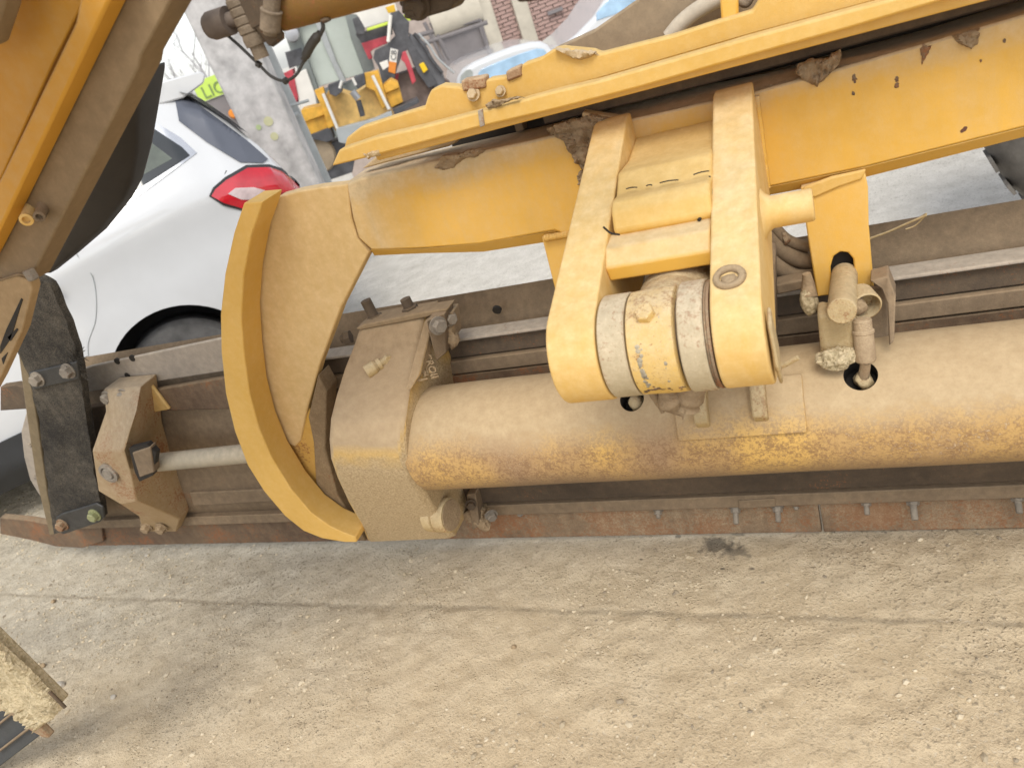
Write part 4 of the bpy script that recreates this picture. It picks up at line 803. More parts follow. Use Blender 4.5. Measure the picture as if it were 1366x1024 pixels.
solid('clamp_block', [M(568, 428, 1, 1.47), M(593, 418, 1, 1.50), M(596, 470, 1, 1.50), M(582, 482, 1, 1.47)], (0, .06, 0), tan_steel, eb)
plate('clamp_block', [(590, 419), (603, 416), (607, 450), (600, 460), (592, 468)], 1, 1.53, .05, mud, eb)
bolt(M(584, 434, 1, 1.47), (.75, -.6, 0), .017, bolt_mat, eb); bolt(M(600, 425, 1, 1.53), (.75, -.6, 0), .014, bolt_mat, eb); blob('mud_lump', M(601, 448, 1, 1.53), (.018, .018, .028), mud, eb, amp=.6, freq=60, sub=3)
# raised cast letters on the side face
side = [M(565, 462, 1, 1.50), M(585, 505, 1, 1.50)]
t0 = M(560, 500, 1, 1.44)
dv = (M(580, 512, 1, 1.43)-M(562, 462, 1, 1.50)); ux = dv.normalized(); nv = Vector((.8, -.6, .1)); nv = (nv-ux*nv.dot(ux)).normalized(); vy = nv.cross(ux)
for body, px, sz in (('MICROII', (571, 484, 1.452), .026), ('IFEI', (565, 497, 1.435), .020), ('G1', (560, 502, 1.42), .036)):
    mw = Matrix((ux, vy, nv)).transposed().to_4x4(); mw.translation = M(px[0], px[1], 1, px[2])+nv*.006
    text_obj('cast_letters', body, sz, brmat, mw, eb, .0035)
def boltup(x, y, d, r, h): p = M(x, y, 1, d); bolt(p, (-.05, -.15, 1), r, dark_steel, eb, True, h, 'clamp_stud', h=r*1.5)
for x, y, hh in ((506, 436, .045), (553, 424, .022)):
    p = M(x, y, 1, 1.555); bm = bmesh.new(); lathe_bm(bm, p, (-.08, 0, 1), [(0, .022), (.032, .022), (.034, .018)], 6); lathe_bm(bm, p+Vector((-.003, 0, .034)), (-.08, 0, 1), [(0, .014), (hh, .014)], 12); from_bm('clamp_stud', bm, dark_steel, eb)
bolt(M(468, 449, 1, 1.56), (-1, -.3, 0), .019, dark_steel, eb, False, .01)
nz_ = M(514, 481, 1, 1.455); lathe('grease_fitting', nz_, (-.75, -.62, -.14), [(0, .010), (.012, .010), (.012, .016), (.022, .016), (.022, .012), (.03, .018), (.055, .018), (.056, .011), (.045, .009)], cream_grit, eb, 'hollow grease fitting pointing left', n=20)
bolt(M(516, 479, 1, 1.46), (.8, -.6, 0), .013, cream_grit, eb, False)
c = M(597, 684, 1, 1.45); lathe('pin_cap', c-Vector((.055, 0, 0)), (1, -.12, 0), [(0, .050), (.028, .050), (.030, .044), (.034, .044), (.036, .050), (.066, .050), (.070, .047)], cream_grit, eb, 'round pin head sticking out at the foot of the bracket', n=40)
lathe('pin_cap_face', c+Vector((.016, -.008, 0)), (1, -.12, 0), [(0, .044), (.0012, .043)], mud, eb, n=36)
blob('mud_lump', M(640, 688, 1, 1.60), (.035, .03, .035), mud, eb, amp=.7, freq=40, sub=4); bolt(M(628, 672, 1, 1.56), (.4, -.9, 0), .013, dark_steel, eb); bolt(M(655, 686, 1, 1.58), (.5, -.8, -.2), .015, bolt_mat, eb)
solid('lug', [M(622, 660, 1, 1.57), M(634, 658, 1, 1.57), M(640, 700, 1, 1.57), M(630, 708, 1, 1.57)], (0, .05, 0), tan_steel, eb)

# --- yellow box arm with its curved yoke
ya = bpy.data.objects.new('yoke_arm', None); COL.objects.link(ya); ya.parent = G_; ya['label'] = 'yellow box arm ending at left in a curved flanged yoke'
AY = 1.50
face_top = [(462, 246), (480, 238), (600, 211), (700, 190), (742, 180), (754, 184), (766, 200), (778, 226)]
top_r = [(840, 160), (1010, 122), (1100, 97), (1250, 54), (1366, 20), (1560, -40)]
plate('arm_face', face_top+[(790, 330), (790, 312)][:1]+[(740, 308), (640, 326), (560, 332), (496, 334), (478, 318), (470, 290)], 1, AY-.002, .03, yellow_arm, ya, wd=.005)
plate('arm_face', [(776, 150)]+top_r+[(1560, 120), (1366, 170), (1155, 223), (1020, 251), (900, 278), (776, 303)], 1, AY, .03, yellow_arm, ya, wd=.004)
# bevelled underside plates
def strip(name, top, bot, y0, y1, mat, parent, yb):
    v = [(x, y, y0) for x, y in top]+[(x, y, y1) for x, y in bot[::-1]]; n = len(top)
    return relief(name, v, [(i, i+1, 2*n-2-i, 2*n-1-i) for i in range(n-1)], yb, mat, parent, wd=.0015)
strip('arm_underplate', [(494, 333), (560, 332), (640, 325), (745, 307)], [(499, 341), (562, 338), (645, 336), (748, 320)], AY+.001, AY+.03, yellow_dusty, ya, AY+.06)
strip('arm_underplate', [(1015, 252), (1155, 223), (1366, 170), (1560, 120)], [(1018, 262), (1157, 236), (1366, 183), (1560, 134)], AY+.001, AY+.03, yellow_dusty, ya, AY+.06)
# top plate of the box, thick with dust
def topface(name, fpts, dy, y0, mat, parent, th=-.012, lab=None):
    z = FM.at(*fpts[0], 1, y0).z; P0 = [FM.at(x, y, 1, y0) for x, y in fpts]
    pts = P0+[p+Vector((0, dy, 0)) for p in P0[::-1]]
    return solid(name, pts, (0, 0, th), mat, parent, lab)
topd = dusty('arm_top_dust', (.50, .33, .12), dust=(.52, .40, .255), amt=.7, up=.4, grain=.4, bump=.3, patch=.4)
topface('arm_top', [(455, 248), (480, 239), (600, 212), (742, 181)], .12, AY+.002, topd, ya)
topface('arm_top', [(742, 168), (840, 161), (1010, 123), (1250, 55), (1560, -39)], .12, AY+.002, topd, ya)
plate('arm_filler', [(735, 182), (860, 150), (860, 300), (745, 300)], 1, AY+.03, .03, topd, ya)
# yoke web
plate('yoke_web', [(463, 246), (425, 250), (397, 255), (372, 262), (352, 290), (348, 320), (345, 352), (341, 400), (342, 450), (349, 510), (360, 556), (366, 575), (378, 578), (385, 592), (394, 596), (401, 588), (410, 545), (427, 485), (455, 410), (492, 337), (476, 318), (468, 290)], 1, AY-.004, .035, web_tan, ya, 'tan-dusted yoke web with a hooked lower tip', wd=.004)
flo = [(350, 269), (325, 271), (312, 310), (300, 365), (294, 420), (295, 470), (301, 525), (313, 575), (330, 620), (352, 655), (380, 688), (405, 708), (430, 718), (460, 723), (476, 723)]
fli = [(474, 716), (460, 711), (440, 702), (415, 684), (388, 652), (362, 610), (345, 570), (333, 525), (326, 475), (322, 425), (325, 370), (335, 315), (346, 284)]
plate('yoke_flange', flo+fli, 1, AY-.10, .085, dusty('yoke_yellow', (.76, .43, .07), dust=(.60, .43, .19), amt=.34, up=.15, patch=.6, grain=.3, bump=.15), ya, 'curved outer flange of the yoke with a bright yellow edge', wd=.003, smooth=40)
plate('yoke_back', [(336, 470), (366, 560), (400, 575), (412, 545), (420, 560), (424, 620), (432, 690), (470, 716), (430, 706), (385, 650), (350, 580)], 1, AY+.002, .03, dusty('yoke_back_gold', (.66, .36, .05), dust=(.50, .33, .12), amt=.35, up=.1, rust=.2, grain=.4, bump=.25), ya)
plate('yoke_back', [(424, 500), (436, 522), (434, 600), (450, 660), (488, 722), (468, 718), (430, 690), (421, 640), (418, 590), (411, 556)], 1, AY-.01, .06, dusty('yoke_back_brown', (.20, .125, .06), dust=(.34, .25, .145), amt=.5, up=.2, rust=.15, grain=1.6, bump=.8), ya, 'gritty brown dirt-coated foot of the yoke')
# mud left on the arm
mud_patch('mud_crust', [(580, 224), (592, 206), (615, 203), (640, 196), (650, 200), (638, 210), (620, 212), (606, 224), (590, 228)], AY-.002, .010, ya, seed=1)
mud_patch('mud_crust', [(728, 172), (740, 166), (790, 152), (812, 156), (803, 175), (792, 200), (785, 228), (776, 226), (768, 205), (757, 190), (742, 184)], AY-.004, .014, ya, 'cracked dried mud beside the left hinge plate', seed=2)
mud_patch('mud_crust', [(1060, 98), (1066, 86), (1080, 78), (1098, 78), (1122, 66), (1121, 84), (1108, 94), (1098, 108), (1090, 116), (1074, 110)], AY-.002, .016, ya, 'brown mud clod stuck high on the arm face', seed=4)
mud_patch('mud_crust', [(1270, 48), (1290, 40), (1308, 36), (1306, 56), (1296, 68), (1282, 62)], AY-.002, .012, ya, seed=6)
mud_patch('mud_crust', [(1226, 66), (1234, 58), (1244, 60), (1238, 74), (1230, 88)], AY-.001, .004, ya, seed=8, mat=rusty)
mud_patch('mud_crust', [(768, 234), (776, 226), (784, 232), (780, 246), (772, 248)], AY-.002, .010, ya, seed=9)
for (x, y, r) in ((1140, 105, .005), (1196, 106, .004), (1197, 114, .004), (1139, 125, .003), (1308, 81, .0025), (1340, 55, .0025)):
    p = M(x, y, 1, AY); blob('paint_chip', p, (r*.8, .0012, r*1.1), MATS['rail_brown'], ya, amp=.9, freq=260, sub=3, seed=x)
# rusty hand-sized welds where lugs meet the arm
def weldbead(a_, b_, y, r, mat=yellow_dusty, n=14, par=None):
    bm = bmesh.new(); p, q = M(*a_, 1, y), M(*b_, 1, y); sweep_bm(bm, [p.lerp(q, i/n) for i in range(n+1)], lambda t: r*(1+.12*math.sin(t*n*9)), 8, 4, .25); return from_bm('weld', bm, mat, par or ya, smooth=70)
plate('lug_seam', [(1068, 264), (1072, 250), (1110, 236), (1156, 226), (1150, 240), (1120, 250), (1088, 264)], 1, AY-.007, .01, yellow_dusty, ya, wd=.004)
weldbead((726, 318), (760, 312), AY-.002, .008)
weldbead((1009, 128), (1024, 250), AY-.003, .0055, yellow_arm, 26); weldbead((838, 166), (850, 214), AY-.003, .0045, yellow_arm, 14)

plate('left_lug', [(722, 316), (766, 308), (770, 400), (744, 402)], 1, AY+.005, .03, yellow, ya, 'narrow yellow lug below the arm behind the left hinge plate')
# right hanging lug with its notch and pin
lug = [(1068, 250), (1154, 229), (1158, 250), (1159, 300), (1166, 384), (1142, 388), (1140, 362), (1138, 345), (1131, 337), (1121, 336), (1112, 342), (1108, 356), (1110, 393), (1090, 396), (1078, 320)]
plate('hanging_lug', lug, 1, AY-.002, .035, yellow, ya, 'yellow lug plate hanging from the arm with a round-topped notch', wd=.003)
lathe('notch_gap_shade', M(1125, 352, 1, AY+.02), (0, 1, 0), [(0, .034), (.05, .034)], void, ya, n=24)  # near-black plug stands in for shade inside the notch

# --- hinge bracket: two sloping plates with round noses
hb = bpy.data.objects.new('hinge_bracket', None); COL.objects.link(hb); hb.parent = G_; hb['label'] = 'two pale yellow sloping hinge plates joined by cross bars'
PY, PZ, PR = 1.077, .977, .086
def nose(k=0):
    pts = []; tx, tz = 1.462, 1.249
    dx, dz = tx-PY, tz-PZ; D_ = math.hypot(dx, dz); base = math.atan2(dz, dx); off = math.acos(PR/D_); a0 = base+off
    bx_, bz_ = 1.499, 1.035; dx, dz = bx_-PY, bz_-PZ; D2 = math.hypot(dx, dz); a1 = math.atan2(dz, dx)-math.acos(PR/D2)+2*math.pi
    pts = [(1.499, 1.249), (tx, tz)]
    for i in range(25): t = a0+(a1-a0)*i/24; pts.append((PY+PR*math.cos(t), PZ+PR*math.sin(t)))
    pts.append((1.499, 1.035)); return pts
NP = nose()
def hplate(name, xl0, xr0, xl1, xr1, lab=None):
    bm = bmesh.new(); f = lambda y: max(0, min(1, (1.46-y)/.40))
    a_ = [bm.verts.new((xl0+(xl1-xl0)*f(y), y, z)) for y, z in NP]; b_ = [bm.verts.new((xr0+(xr1-xr0)*f(y), y, z)) for y, z in NP]; n = len(NP)
    bm.faces.new(a_); bm.faces.new(b_[::-1])
    for i in range(n): bm.faces.new((a_[i], b_[i], b_[(i+1)%n], a_[(i+1)%n]))
    o = from_bm(name, bm, yellow_cream, hb, lab, 30); bev(o, .004, 3); return o
hplate('hinge_plate', -.412, -.346, -.447, -.366, 'left sloping hinge plate, cream with dust')
hplate('hinge_plate', -.188, -.121, -.189, -.116, 'right sloping hinge plate with a weld ring')
xa, xb = -.35, -.187
solid('cross_panel', [(xa, y, z) for y, z in ((1.499, 1.20), (1.40, 1.185), (1.315, 1.19), (1.27, 1.165), (1.235, 1.168), (1.215, 1.155), (1.200, 1.125), (1.215, 1.105), (1.24, 1.10), (1.26, 1.14), (1.30, 1.165), (1.499, 1.17))], (xb-xa, 0, 0), yellow_dusty, hb, 'folded yellow cover plate between the hinge plates', wd=.006)
solid('cross_bar', [(-.362, y, z) for y, z in ((1.215, 1.118), (1.168, 1.112), (1.142, 1.088), (1.15, 1.06), (1.215, 1.065))], (.172, 0, 0), yellow, hb, 'flat yellow cross bar under the cover plate', wd=.004)
sweep('crack', [M(805, 303, 0, xa+.002), M(815, 311, 0, xa+.01), M(826, 313, 0, xa+.03)], .0018, void, hb, n=6)
sweep('crack', [M(946, 236, 1, 1.27), M(948, 262, 1, 1.235), M(944, 276, 1, 1.225), M(932, 294, 1, 1.20)], .0028, void, hb, n=6)
for (a_, b_) in (((880, 244), (905, 240)), ((925, 233), (946, 228)), ((835, 252), (850, 250)), ((862, 248), (870, 247))): sweep('crack', [M(*a_, 1, 1.262), M((a_[0]+b_[0])/2, (a_[1]+b_[1])/2-1, 1, 1.262), M(*b_, 1, 1.262)], .0011, void, hb, n=5, k=2)
# side boss on the right plate
c = FM.at(1018, 285, 0, -.118); lathe('side_boss', c, (1, 0, 0), [(0, .042), (.006, .032), (.014, .0265), (.075, .0265), (.078, .024)], yellow_cream, hb, 'short round boss on the right hinge plate', n=32)
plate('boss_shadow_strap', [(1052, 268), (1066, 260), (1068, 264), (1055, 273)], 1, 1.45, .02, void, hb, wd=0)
# weld ring plug on the right plate
fy0, fz0 = NP[1]; fy1, fz1 = NP[2]; fs = (fz0-fz1)/(fy0-fy1); rd = FM.ray(973, 371)
tt = (fz0-CAMH+fs*(0-fy0))/(rd.z-fs*rd.y); c = FM.c+rd*tt; nf = Vector((0, -fs, 1)).normalized(); uf = Vector((0, 1, fs)).normalized()
bm = bmesh.new(); R0 = []
for i in range(24): t = 2*math.pi*i/24; R0.append(c+Vector((.019*math.cos(t), 0, 0))+uf*.017*math.sin(t)+nf*.002)
sweep_bm(bm, R0+[R0[0]], .0055, 8, 1, wob=.3); blob('weld_plug', c-nf*.002, (.014, .014, .006), mud, hb, amp=.3, freq=80, sub=3); from_bm('weld_ring', bm, mud, hb, 'oval weld ring on the face of the right hinge plate', smooth=60)
# pin, collars, centre knuckle
kp = bpy.data.objects.new('pin_knuckle', None); COL.objects.link(kp); kp.parent = G_; kp['label'] = 'fat hinge pin knuckle of three collars, worn yellow paint, grease and rust'
collar_mat = dusty('collar_worn', (.46, .36, .20), dust=(.56, .47, .33), amt=.62, up=.3, rust=.22, grain=.6, bump=.35, patch=.9)
knuckle_mat = dusty('knuckle_worn', (.82, .52, .12), dust=(.58, .48, .32), amt=.42, up=.3, rust=.22, grain=.6, bump=.4, patch=1.6)
KC = (0, PY, PZ)
lathe('pin', KC, (1, 0, 0), [(-.44, .070), (-.12, .070)], dark_steel, kp, n=48)
lathe('collar', KC, (1, 0, 0), [(-.363, .082), (-.361, .084), (-.322, .084), (-.320, .082)], collar_mat, kp, 'left collar, rusty pink below', n=64)
lathe('collar', KC, (1, 0, 0), [(-.238, .085), (-.236, .087), (-.202, .087), (-.200, .085)], collar_mat, kp, 'right collar, dusty grey-white', n=64)
lathe('shim', KC, (1, 0, 0), [(-.199, .083), (-.196, .083)], rusty, kp, n=64); lathe('shim', KC, (1, 0, 0), [(-.195, .085), (-.191, .085)], rusty, kp, n=64)
lathe('knuckle', KC, (1, 0, 0), [(-.318, .080), (-.316, .083), (-.29, .084), (-.262, .085), (-.246, .084), (-.244, .080)], knuckle_mat, kp, 'yellow knuckle with grease blotches', n=64)
nk = [(-.272, PY+.01, PZ+.008), (-.268, PY+.05, PZ+.012), (-.262, PY+.12, PZ+.005), (-.258, PY+.20, PZ-.02), (-.255, PY+.32, PZ-.07)]
sweep('neck', nk, lambda t: .074-.02*t if t < .5 else .064, cream_grit, kp, 'dusty cast neck rising behind the knuckle', n=32)
blob('neck_shoulder', (-.262, PY+.10, PZ+.020), (.068, .072, .062), cream_grit, kp, amp=.06, freq=20)
p = FM.at(856, 409, 1, PY-.058); rr = Vector((0, p.y-PY, p.z-PZ)).normalized(); bolt(Vector((p.x, PY, PZ))+rr*.083, (-.15, rr.y, rr.z), .0155, knuckle_mat, kp, False, h=.014)
def crust(px, seedv, mt, r=.088, amp=.007):
    bm = bmesh.new(); pts = []
    for i, (x, y, rad_) in enumerate(px):
        q = FM.at(x, y, 1, PY-.06); d = Vector((0, q.y-PY, q.z-PZ)).normalized(); q.x = max(-.30, min(-.262, q.x)) if seedv < 3 else max(-.312, min(-.25, q.x)); b2 = bmesh.ops.create_icosphere(bm, subdivisions=2, radius=rad_)['verts']
        c = Vector((q.x, PY, PZ))+d*(.0835)
        for v_ in b2:
            n_ = noise.noise((v_.co+c)*120); v_.co = c+v_.co*(1+.5*n_)-d*(v_.co.dot(d))*.8
    return from_bm('grease_blotch', bm, mt, kp, smooth=60)
grey_grease = dusty('grease_grey', (.17, .15, .115), dust=(.50, .43, .31), amt=.65, grain=.9, bump=.7, rough=.45)
crust([(880+i*.33+random.uniform(-5,5), 412+i*1.8+random.uniform(-3,3), random.uniform(.0022,.0048)) for i in range(54)], 1, grey_grease)
crust([(853+random.gauss(0,6), 485+random.gauss(0,11), random.uniform(.002,.0045)) for i in range(40)], 2, grey_grease)
crust([(889+random.gauss(0,13), 511+random.gauss(0,5), random.uniform(.002,.005)) for i in range(45)], 3, rusty)
def drip(px, y0, r, mt=mud): return sweep('mud_drip', [FM.at(x, y, 1, y0) for x, y in px], r, mt, kp, wob=.5, n=12)
drip([(885, 515), (895, 530), (905, 541), (915, 544)], PY+.01, lambda t: .016+.012*t)
drip([(925, 508), (920, 530), (917, 543)], PY+.01, lambda t: .018+.006*t)
drip([(870, 520), (880, 540), (884, 550)], PY+.03, lambda t: .010-.007*t)
q = FM.at(1024, 492, 1, PY-.02); sweep('wire_stub', [q, q+Vector((.02, 0, .003)), q+Vector((.046, -.003, .016))], lambda t: .0055-.0015*t, cream_grit, kp, 'bent pale wire stub at the right end of the pin', n=8)
solid('retainer', [Vector((-.113, PY-.03, PZ+.05)), Vector((-.113, PY-.06, PZ+.03)), Vector((-.111, PY-.07, PZ-.03)), Vector((-.111, PY-.045, PZ-.075)), Vector((-.111, PY-.02, PZ-.02))], (.006, 0, 0), cream_grit, kp)

# --- fittings to the right of the hinge
ft = bpy.data.objects.new('hose_fittings', None); COL.objects.link(ft); ft.parent = G_; ft['label'] = 'mud-caked hose fittings below the hanging lug'
p0, p1 = M(1126, 370, 1, AY-.01), M(1123, 415, 1, AY-.19)
rod('lug_pin', p0+(p0-p1)*.1, p1, .0245, cream_grit, ft, 'smooth tan pin pointing out of the lug notch', wd=.002)
c = M(1122, 420, 1, 1.33); blob('mud_lump', c, (.020, .02, .014), sand, ft, amp=.3, freq=70); 
blob('mud_lump', M(1116, 478, 1, 1.345), (.036, .022, .022), sand, ft, amp=.35, freq=55, sub=5, seed=5)
solid('mud_block', [M(1090, 418, 1, 1.37), M(1142, 425, 1, 1.36), M(1146, 478, 1, 1.35), M(1096, 484, 1, 1.36)], (0, .06, 0), cream_grit, ft, wd=.010)
blob('hanging_bulb', M(1079, 402, 1, 1.44), (.017, .017, .028), sand, ft, amp=.15, freq=50); sweep('hanging_bulb_neck', [M(1076, 365, 1, 1.45), M(1078, 380, 1, 1.45), M(1079, 396, 1, 1.44)], lambda t: .008+.009*t, mud, ft, n=10)
c = M(1153, 405, 1, 1.40); lathe('ring_cap', c, (.25, -1, -.1), [(-.03, .026), (.010, .028), (.012, .025), (-.02, .022)], cream_grit, ft, 'open round ring cap', n=28); blob('mud_lump', c+Vector((-.012, -.004, 0)), (.016, .012, .019), mud, ft, amp=.25, freq=60, sub=3)
pf = [M(1150, 425, 1, 1.36), M(1152, 440, 1, 1.355), M(1155, 462, 1, 1.345), M(1155, 482, 1, 1.34), M(1152, 503, 1, 1.355)]
bm = bmesh.new(); ax = pf[3]-pf[0]; L = ax.length
lathe_bm(bm, pf[0], ax, [(0, .014), (L*.25, .016), (L*.27, .019), (L*.33, .019), (L*.35, .0175), (L*.95, .0185), (L, .016)], 20); lathe_bm(bm, pf[3], pf[4]-pf[3], [(0, .009), ((pf[4]-pf[3]).length, .010)], 14)
for i in range(7): lathe_bm(bm, pf[0].lerp(pf[3], .02+.035*i), ax, [(0, .0155), (.003, .0165), (.006, .0155)], 16)
from_bm('hose_fitting', bm, dusty('fitting_tan', (.25, .16, .09), dust=(.48, .37, .24), amt=.5, grain=.8, bump=.4), ft, 'threaded hose fitting entering the hole in the tube', smooth=35)
ab = [M(1160, 375, 1, 1.44), M(1185, 368, 1, 1.44), M(1195, 394, 1, 1.42), M(1193, 455, 1, 1.37), M(1186, 462, 1, 1.37), M(1184, 405, 1, 1.41), M(1176, 385, 1, 1.44)]
solid('angle_guard', ab, (.004, .05, 0), tan_steel, ft, 'bent angle guard standing on the tube'); solid('angle_guard', [M(1152, 384, 1, 1.48), M(1182, 384, 1, 1.48), M(1188, 455, 1, 1.45), M(1150, 452, 1, 1.45)], (0, .012, 0), tan_steel, ft)
for (pts, r) in (([(1022, 312), (1040, 330), (1065, 345), (1100, 350)], .018), ([(1020, 335), (1040, 355), (1062, 368), (1090, 362)], .020), ([(1030, 300), (1050, 320), (1080, 330)], .012)):
    sweep('hose', [M(x, y, 1, 1.56) for x, y in pts], r, tan_steel, ft, n=12)
plate('support_plate', [(1018, 345), (1034, 352), (1036, 505), (1022, 505)], 1, 1.42, .10, tan_steel, ft); plate('support_plate', [(1034, 380), (1075, 372), (1075, 386), (1036, 394)], 1, 1.50, .04, tan_steel, ft)
blob('mud_lump', M(1048, 318, 1, 1.55), (.008, .008, .012), rusty, ft, amp=.6, freq=90, sub=3)
sweep('whisker_wire', [M(1160, 318, 1, 1.60), M(1185, 309, 1, 1.60), M(1210, 298, 1, 1.59), M(1236, 287, 1, 1.58)], .0022, cream_grit, ft, 'thin stiff wire standing up beside the lug', n=6)
sweep('whisker_wire', [M(1225, 291, 1, 1.59), M(1236, 285, 1, 1.58), M(1222, 300, 1, 1.59), M(1208, 306, 1, 1.59)], .0014, cream_grit, ft, n=6)
# dark hoses behind the knuckle
for (a_, b_, r) in (((850, 345), (845, 400), .018), ((888, 340), (875, 385), .016)): rod('hose', M(*a_, 1, 1.40), M(*b_, 1, 1.34), r, grey_steel, ft)
plate('lower_shroud', [(826, 350), (850, 345), (836, 402), (808, 404)], 1, 1.42, .03, dark_steel, ft)

# --- circle (turning ring) above the arm
ci = bpy.data.objects.new('circle', None); COL.objects.link(ci); ci.parent = G_; ci['label'] = 'yellow turning circle rim with notched plates on top'
CY_ = 1.38
rim_b = [(442, 222), (500, 208), (640, 170), (742, 146), (850, 118), (1000, 75), (1130, 39), (1265, -1), (1500, -70)]
rim_t = [(1500, -105), (1190, -1), (1130, 15), (1000, 50), (960, 62), (800, 108), (740, 122), (648, 147), (560, 170), (500, 184), (452, 200)]
plate('circle_rim', rim_b+rim_t, 1, CY_, .035, yellow_dusty, ci, 'long yellow rim face of the circle', wd=.004)
P0 = [M(x, y, 1, CY_+.036) for x, y in rim_t[::-1]]; z0 = min(p.z for p in P0)
solid('circle_deck', [(-.86, CY_+.036, 1.315), (.9, CY_+.036, 1.315), (.9, CY_+.30, 1.315), (-.55, CY_+.30, 1.315), (-.80, CY_+.16, 1.315)], (0, 0, -.02), yellow_dusty, ci, 'flat dusty deck of the circle')
upper = [(458, 200), (462, 184), (480, 170), (520, 157), (566, 143), (570, 130), (575, 120), (588, 114), (612, 116), (618, 118), (645, 112), (650, 106), (672, 103), (682, 98), (684, 106), (694, 100), (696, 86), (720, 78), (738, 66), (748, 64), (790, 68), (800, 72), (900, 47), (965, 26), (1003, 15), (1012, 0), (1030, -40), (1500, -180), (1500, -110), (1190, -3), (1000, 48), (800, 106), (648, 146), (500, 186)]
plate('circle_upper_plate', upper, 1, CY_+.05, .03, yellow_dusty, ci, 'upper plate of the circle with notches and a raised lump', wd=.004)
for px in ([(614, 108), (646, 102), (648, 118), (617, 123)], [(674, 96), (692, 88), (696, 102), (676, 110)]): plate('wear_shoe', px, 1, CY_+.044, .03, dusty('shoe_brown', (.33, .17, .08), dust=(.52, .38, .24), amt=.45, grain=.7, bump=.5, rust=.3), ci, 'brown worn shoe set in the circle plate')
mud_patch('mud_crust', [(646, 140), (655, 134), (690, 128), (700, 130), (680, 136), (660, 144), (650, 146)], CY_-.001, .008, ci, seed=11, mat=mud)
mud_patch('mud_crust', [(740, 64), (790, 68), (800, 72), (772, 80), (760, 76)], CY_+.046, .006, ci, seed=12, mat=topd)
mud_patch('mud_crust', [(482, 205), (505, 200), (507, 208), (490, 212)], CY_-.001, .005, ci, seed=13, mat=topd)
bolt(M(632, 126, 1, CY_+.045), (0, -1, .4), .010, topd, ci); bolt(M(668, 122, 1, CY_+.045), (0, -1, .4), .008, topd, ci)
plate('seam', [(637, 148), (643, 146), (646, 168), (640, 170)], 1, CY_-.004, .006, grey_steel, ci, wd=.001)
plate('bearing_plate', [(482, 226), (500, 210), (560, 194), (606, 182), (610, 190), (598, 196), (520, 216)], 1, AY+.06, .03, topd, ci)
plate('bearing_plate', [(722, 150), (800, 130), (1000, 76), (1500, -70), (1500, -50), (1366, 0), (1000, 99), (850, 137), (726, 167)], 1, AY+.03, .05, dark_steel, ci, 'dusty bearing strip under the circle rim')
box('circle_gap_shade', (-.80, AY+.15, 1.10), (.9, AY+.28, 1.292), void, ci); box('spacer', (-.62, AY+.10, 1.245), (-.60, AY+.13, 1.285), tan_steel, ci)  # near-black box stands in for shade between circle and arm
for i_ in range(0): pass
# dished plate and hose over the deck
dp = plate('dish_plate', [(738, 66), (790, 42), (850, 0), (880, -40), (1040, -40), (1010, 20), (965, 30), (900, 50), (800, 74)], 1, CY_+.16, .04, dusty('dish_brown', (.20, .15, .10), dust=(.36, .275, .18), amt=.6, up=.3, patch=.3, grain=.15, bump=.08), ci, 'smooth brown dished plate standing on the circle')
sweep('pale_hose', [M(893, 50, 1, CY_+.13), M(912, 28, 1, CY_+.13), M(940, 8, 1, CY_+.13), M(985, -14, 1, CY_+.13)], .0145, dusty('hose_pale', (.5, .45, .37), dust=(.52, .45, .35), amt=.5, grain=.2, bump=.1), ci, 'pale grey hose arching over the circle', n=16)
plate('stay', [(959, -20), (984, -20), (985, 22), (962, 28)], 1, CY_+.07, .02, yellow, ci)
sweep('pale_hose', [M(982, 0, 1, CY_+.10), M(996, 6, 1, CY_+.10), M(1006, -12, 1, CY_+.10)], .006, hose_mat, ci, n=8)

# --- lift cylinder, hoses and sensor along the top edge
lc = bpy.data.objects.new('lift_cylinder', None); COL.objects.link(lc); lc.parent = G_; lc['label'] = 'brown-gold hydraulic cylinder crossing the top edge'
a_, b_ = M(372, 10, 1, 1.0), M(560, -42, 1, 1.0); rod('cylinder_barrel', a_, b_+(b_-a_)*1.5, .030, gold_cyl, lc)
box('cylinder_head', (a_.x-.055, .97, a_.z-.015), (a_.x+.002, 1.04, a_.z+.06), dark_steel, lc)
plate('dark_bracket', [(545, -20), (640, -20), (606, 4), (600, 14), (566, 24), (552, 18), (540, 14), (530, 6)], 1, 1.05, .05, dark_steel, lc); plate('dark_bracket', [(676, -20), (760, -20), (735, 0), (690, 4)], 1, 1.02, .05, dark_steel, lc)
bolt(M(556, 8, 1, 1.045), (0, -1, -.3), .014, dark_steel, lc)
lathe('port', M(548, 2, 1, 1.04), (-.2, -.4, -1), [(0, .012), (.014, .012), (.014, .009), (.02, .009)], dark_steel, lc, n=14)
bm = bmesh.new(); p, q = M(310, -12, 1, .98), M(350, 78, 1, .98); ax = q-p; L = ax.length
prof = [(0, .0135)]; 
for i in range(4): t = L*(.10+.13*i); prof += [(t, .0135), (t+.002, .0152), (t+.010, .0152), (t+.012, .0135)]
prof += [(L*.70, .015), (L*.80, .014), (L*.80, .0105), (L, .0105)]; lathe_bm(bm, p, ax, prof, 18); from_bm('hydraulic_hose', bm, hose_mat, lc, 'ribbed dusty hose end hanging at the top left', smooth=30)
bm = bmesh.new(); p, q = M(364, -15, 1, .96), M(360, 46, 1, .96); ax = q-p; L = ax.length
lathe_bm(bm, p, ax, [(0, .011), (L*.45, .011), (L*.46, .0145), (L*.5, .0145), (L*.52, .0135), (L*.9, .0135), (L*.9, .010), (L, .009)], 16); from_bm('hydraulic_hose', bm, hose_mat, lc, 'second hose end, ribbed sleeve', smooth=30)
lathe('elbow', M(352, 30, 1, .975), (.2, .2, -1), [(0, .014), (.025, .014), (.03, .010)], dark_steel, lc, n=16)
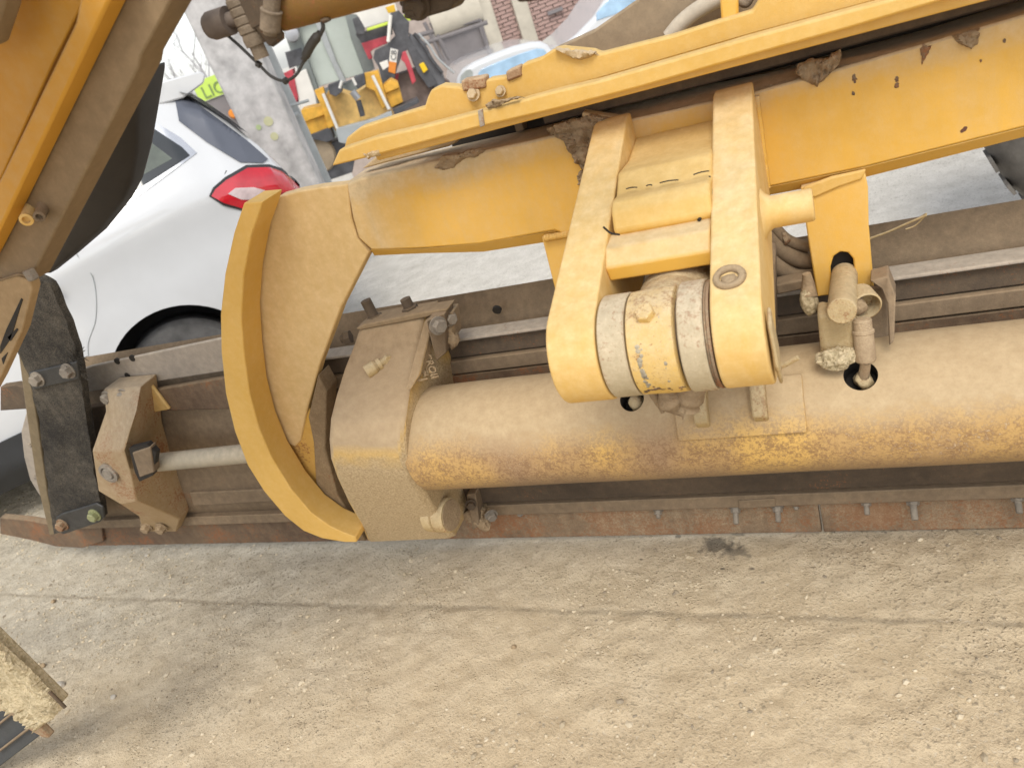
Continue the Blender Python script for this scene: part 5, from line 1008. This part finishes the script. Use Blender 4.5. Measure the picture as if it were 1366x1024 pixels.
bm = bmesh.new(); p, q = M(279, 36, 1, .98), M(313, 25, 1, .98); ax = q-p; L = ax.length
lathe_bm(bm, p, ax, [(0, .016), (L*.12, .016), (L*.12, .0185), (L*.8, .0185), (L*.8, .010), (L*1.2, .010)], 24); from_bm('sensor_body', bm, dusty('sensor_brown', (.11, .085, .075), dust=(.26, .21, .17), amt=.5, grain=.3, bump=.15), lc, 'stubby round sensor body', smooth=30)
sweep('sensor_cable', [M(304, 48, 1, .985), M(320, 62, 1, .985), M(345, 86, 1, .98), M(362, 102, 1, .98), M(380, 108, 1, .98), M(395, 100, 1, .98), M(404, 84, 1, .985), M(412, 70, 1, .99)], .0022, plain('cable_black', (.03, .028, .025), .6), lc, 'thin black cable looping below the hoses', n=8)
sweep('cable_connector', [M(405, 80, 1, .985), M(415, 60, 1, .985), M(427, 44, 1, .985)], lambda t: .0065 if .15 < t < .85 else .0045, plain('connector_black', (.035, .032, .028), .6, bump=.2), lc, 'black inline cable connector', n=8); sweep('sensor_cable', [M(427, 46, 1, .985), M(431, 38, 1, .985), M(430, 28, 1, .985)], .0028, MATS['cable_black'], lc, n=8)
lathe('cable_tie', M(345, 86, 1, .98), (1, 0, -1), [(-.003, .0045), (.003, .0045)], MATS['cable_black'], lc, n=8); lathe('cable_tie', M(381, 108, 1, .98), (1, 0, .2), [(-.003, .0045), (.003, .0045)], MATS['cable_black'], lc, n=8)
plate('hose_clip', [(424, 27), (434, 23), (440, 28), (430, 33)], 1, .98, .01, dark_steel, lc)

# --- unseen box in place of the main frame, added to shade the side beam
box('frame_shade_box', (-1.9, .20, 1.80), (-.80, .84, 2.1), yellow_near, G_, 'unseen overhead box added to shade the side beam')
# --- wheel at the right edge, beyond the blade
c = FM.at(1316, 205, 1, 3.2); wc = Vector((c.x+.62, 3.35, .64)); wp = bpy.data.objects.new('wheel', None); COL.objects.link(wp); wp.parent = G_
bm = bmesh.new(); lathe_bm(bm, wc-Vector((0, .17, 0)), (0, 1, 0), [(0, .40), (.01, .56), (.05, .62), (.10, .64), (.24, .64), (.29, .62), (.33, .56), (.34, .40)], 64)
from_bm('tyre', bm, plain('tyre_grey', (.17, .155, .135), .9, var=.4, scale=12, bump=.4), wp, 'grey dusty tyre at the right edge beyond the blade', smooth=40)
bm = bmesh.new()
for i in range(36):
    t = 2*math.pi*i/36
    for s_ in (-1, 1):
        m_ = Matrix.Rotation(-t+s_*.04, 4, 'Y'); b2 = bmesh.ops.create_cube(bm, size=1)['verts']
        for v_ in b2: v_.co = m_ @ Vector((v_.co.x*.045, v_.co.y*.15+s_*.085, v_.co.z*.012+.643)); v_.co += wc
o = from_bm('tread_lugs', bm, MATS['tyre_grey'], wp); 
lathe('rim', wc-Vector((0, .10, 0)), (0, 1, 0), [(0, .10), (.02, .38), (.06, .40), (.2, .40)], machine_yellow, wp, n=40)
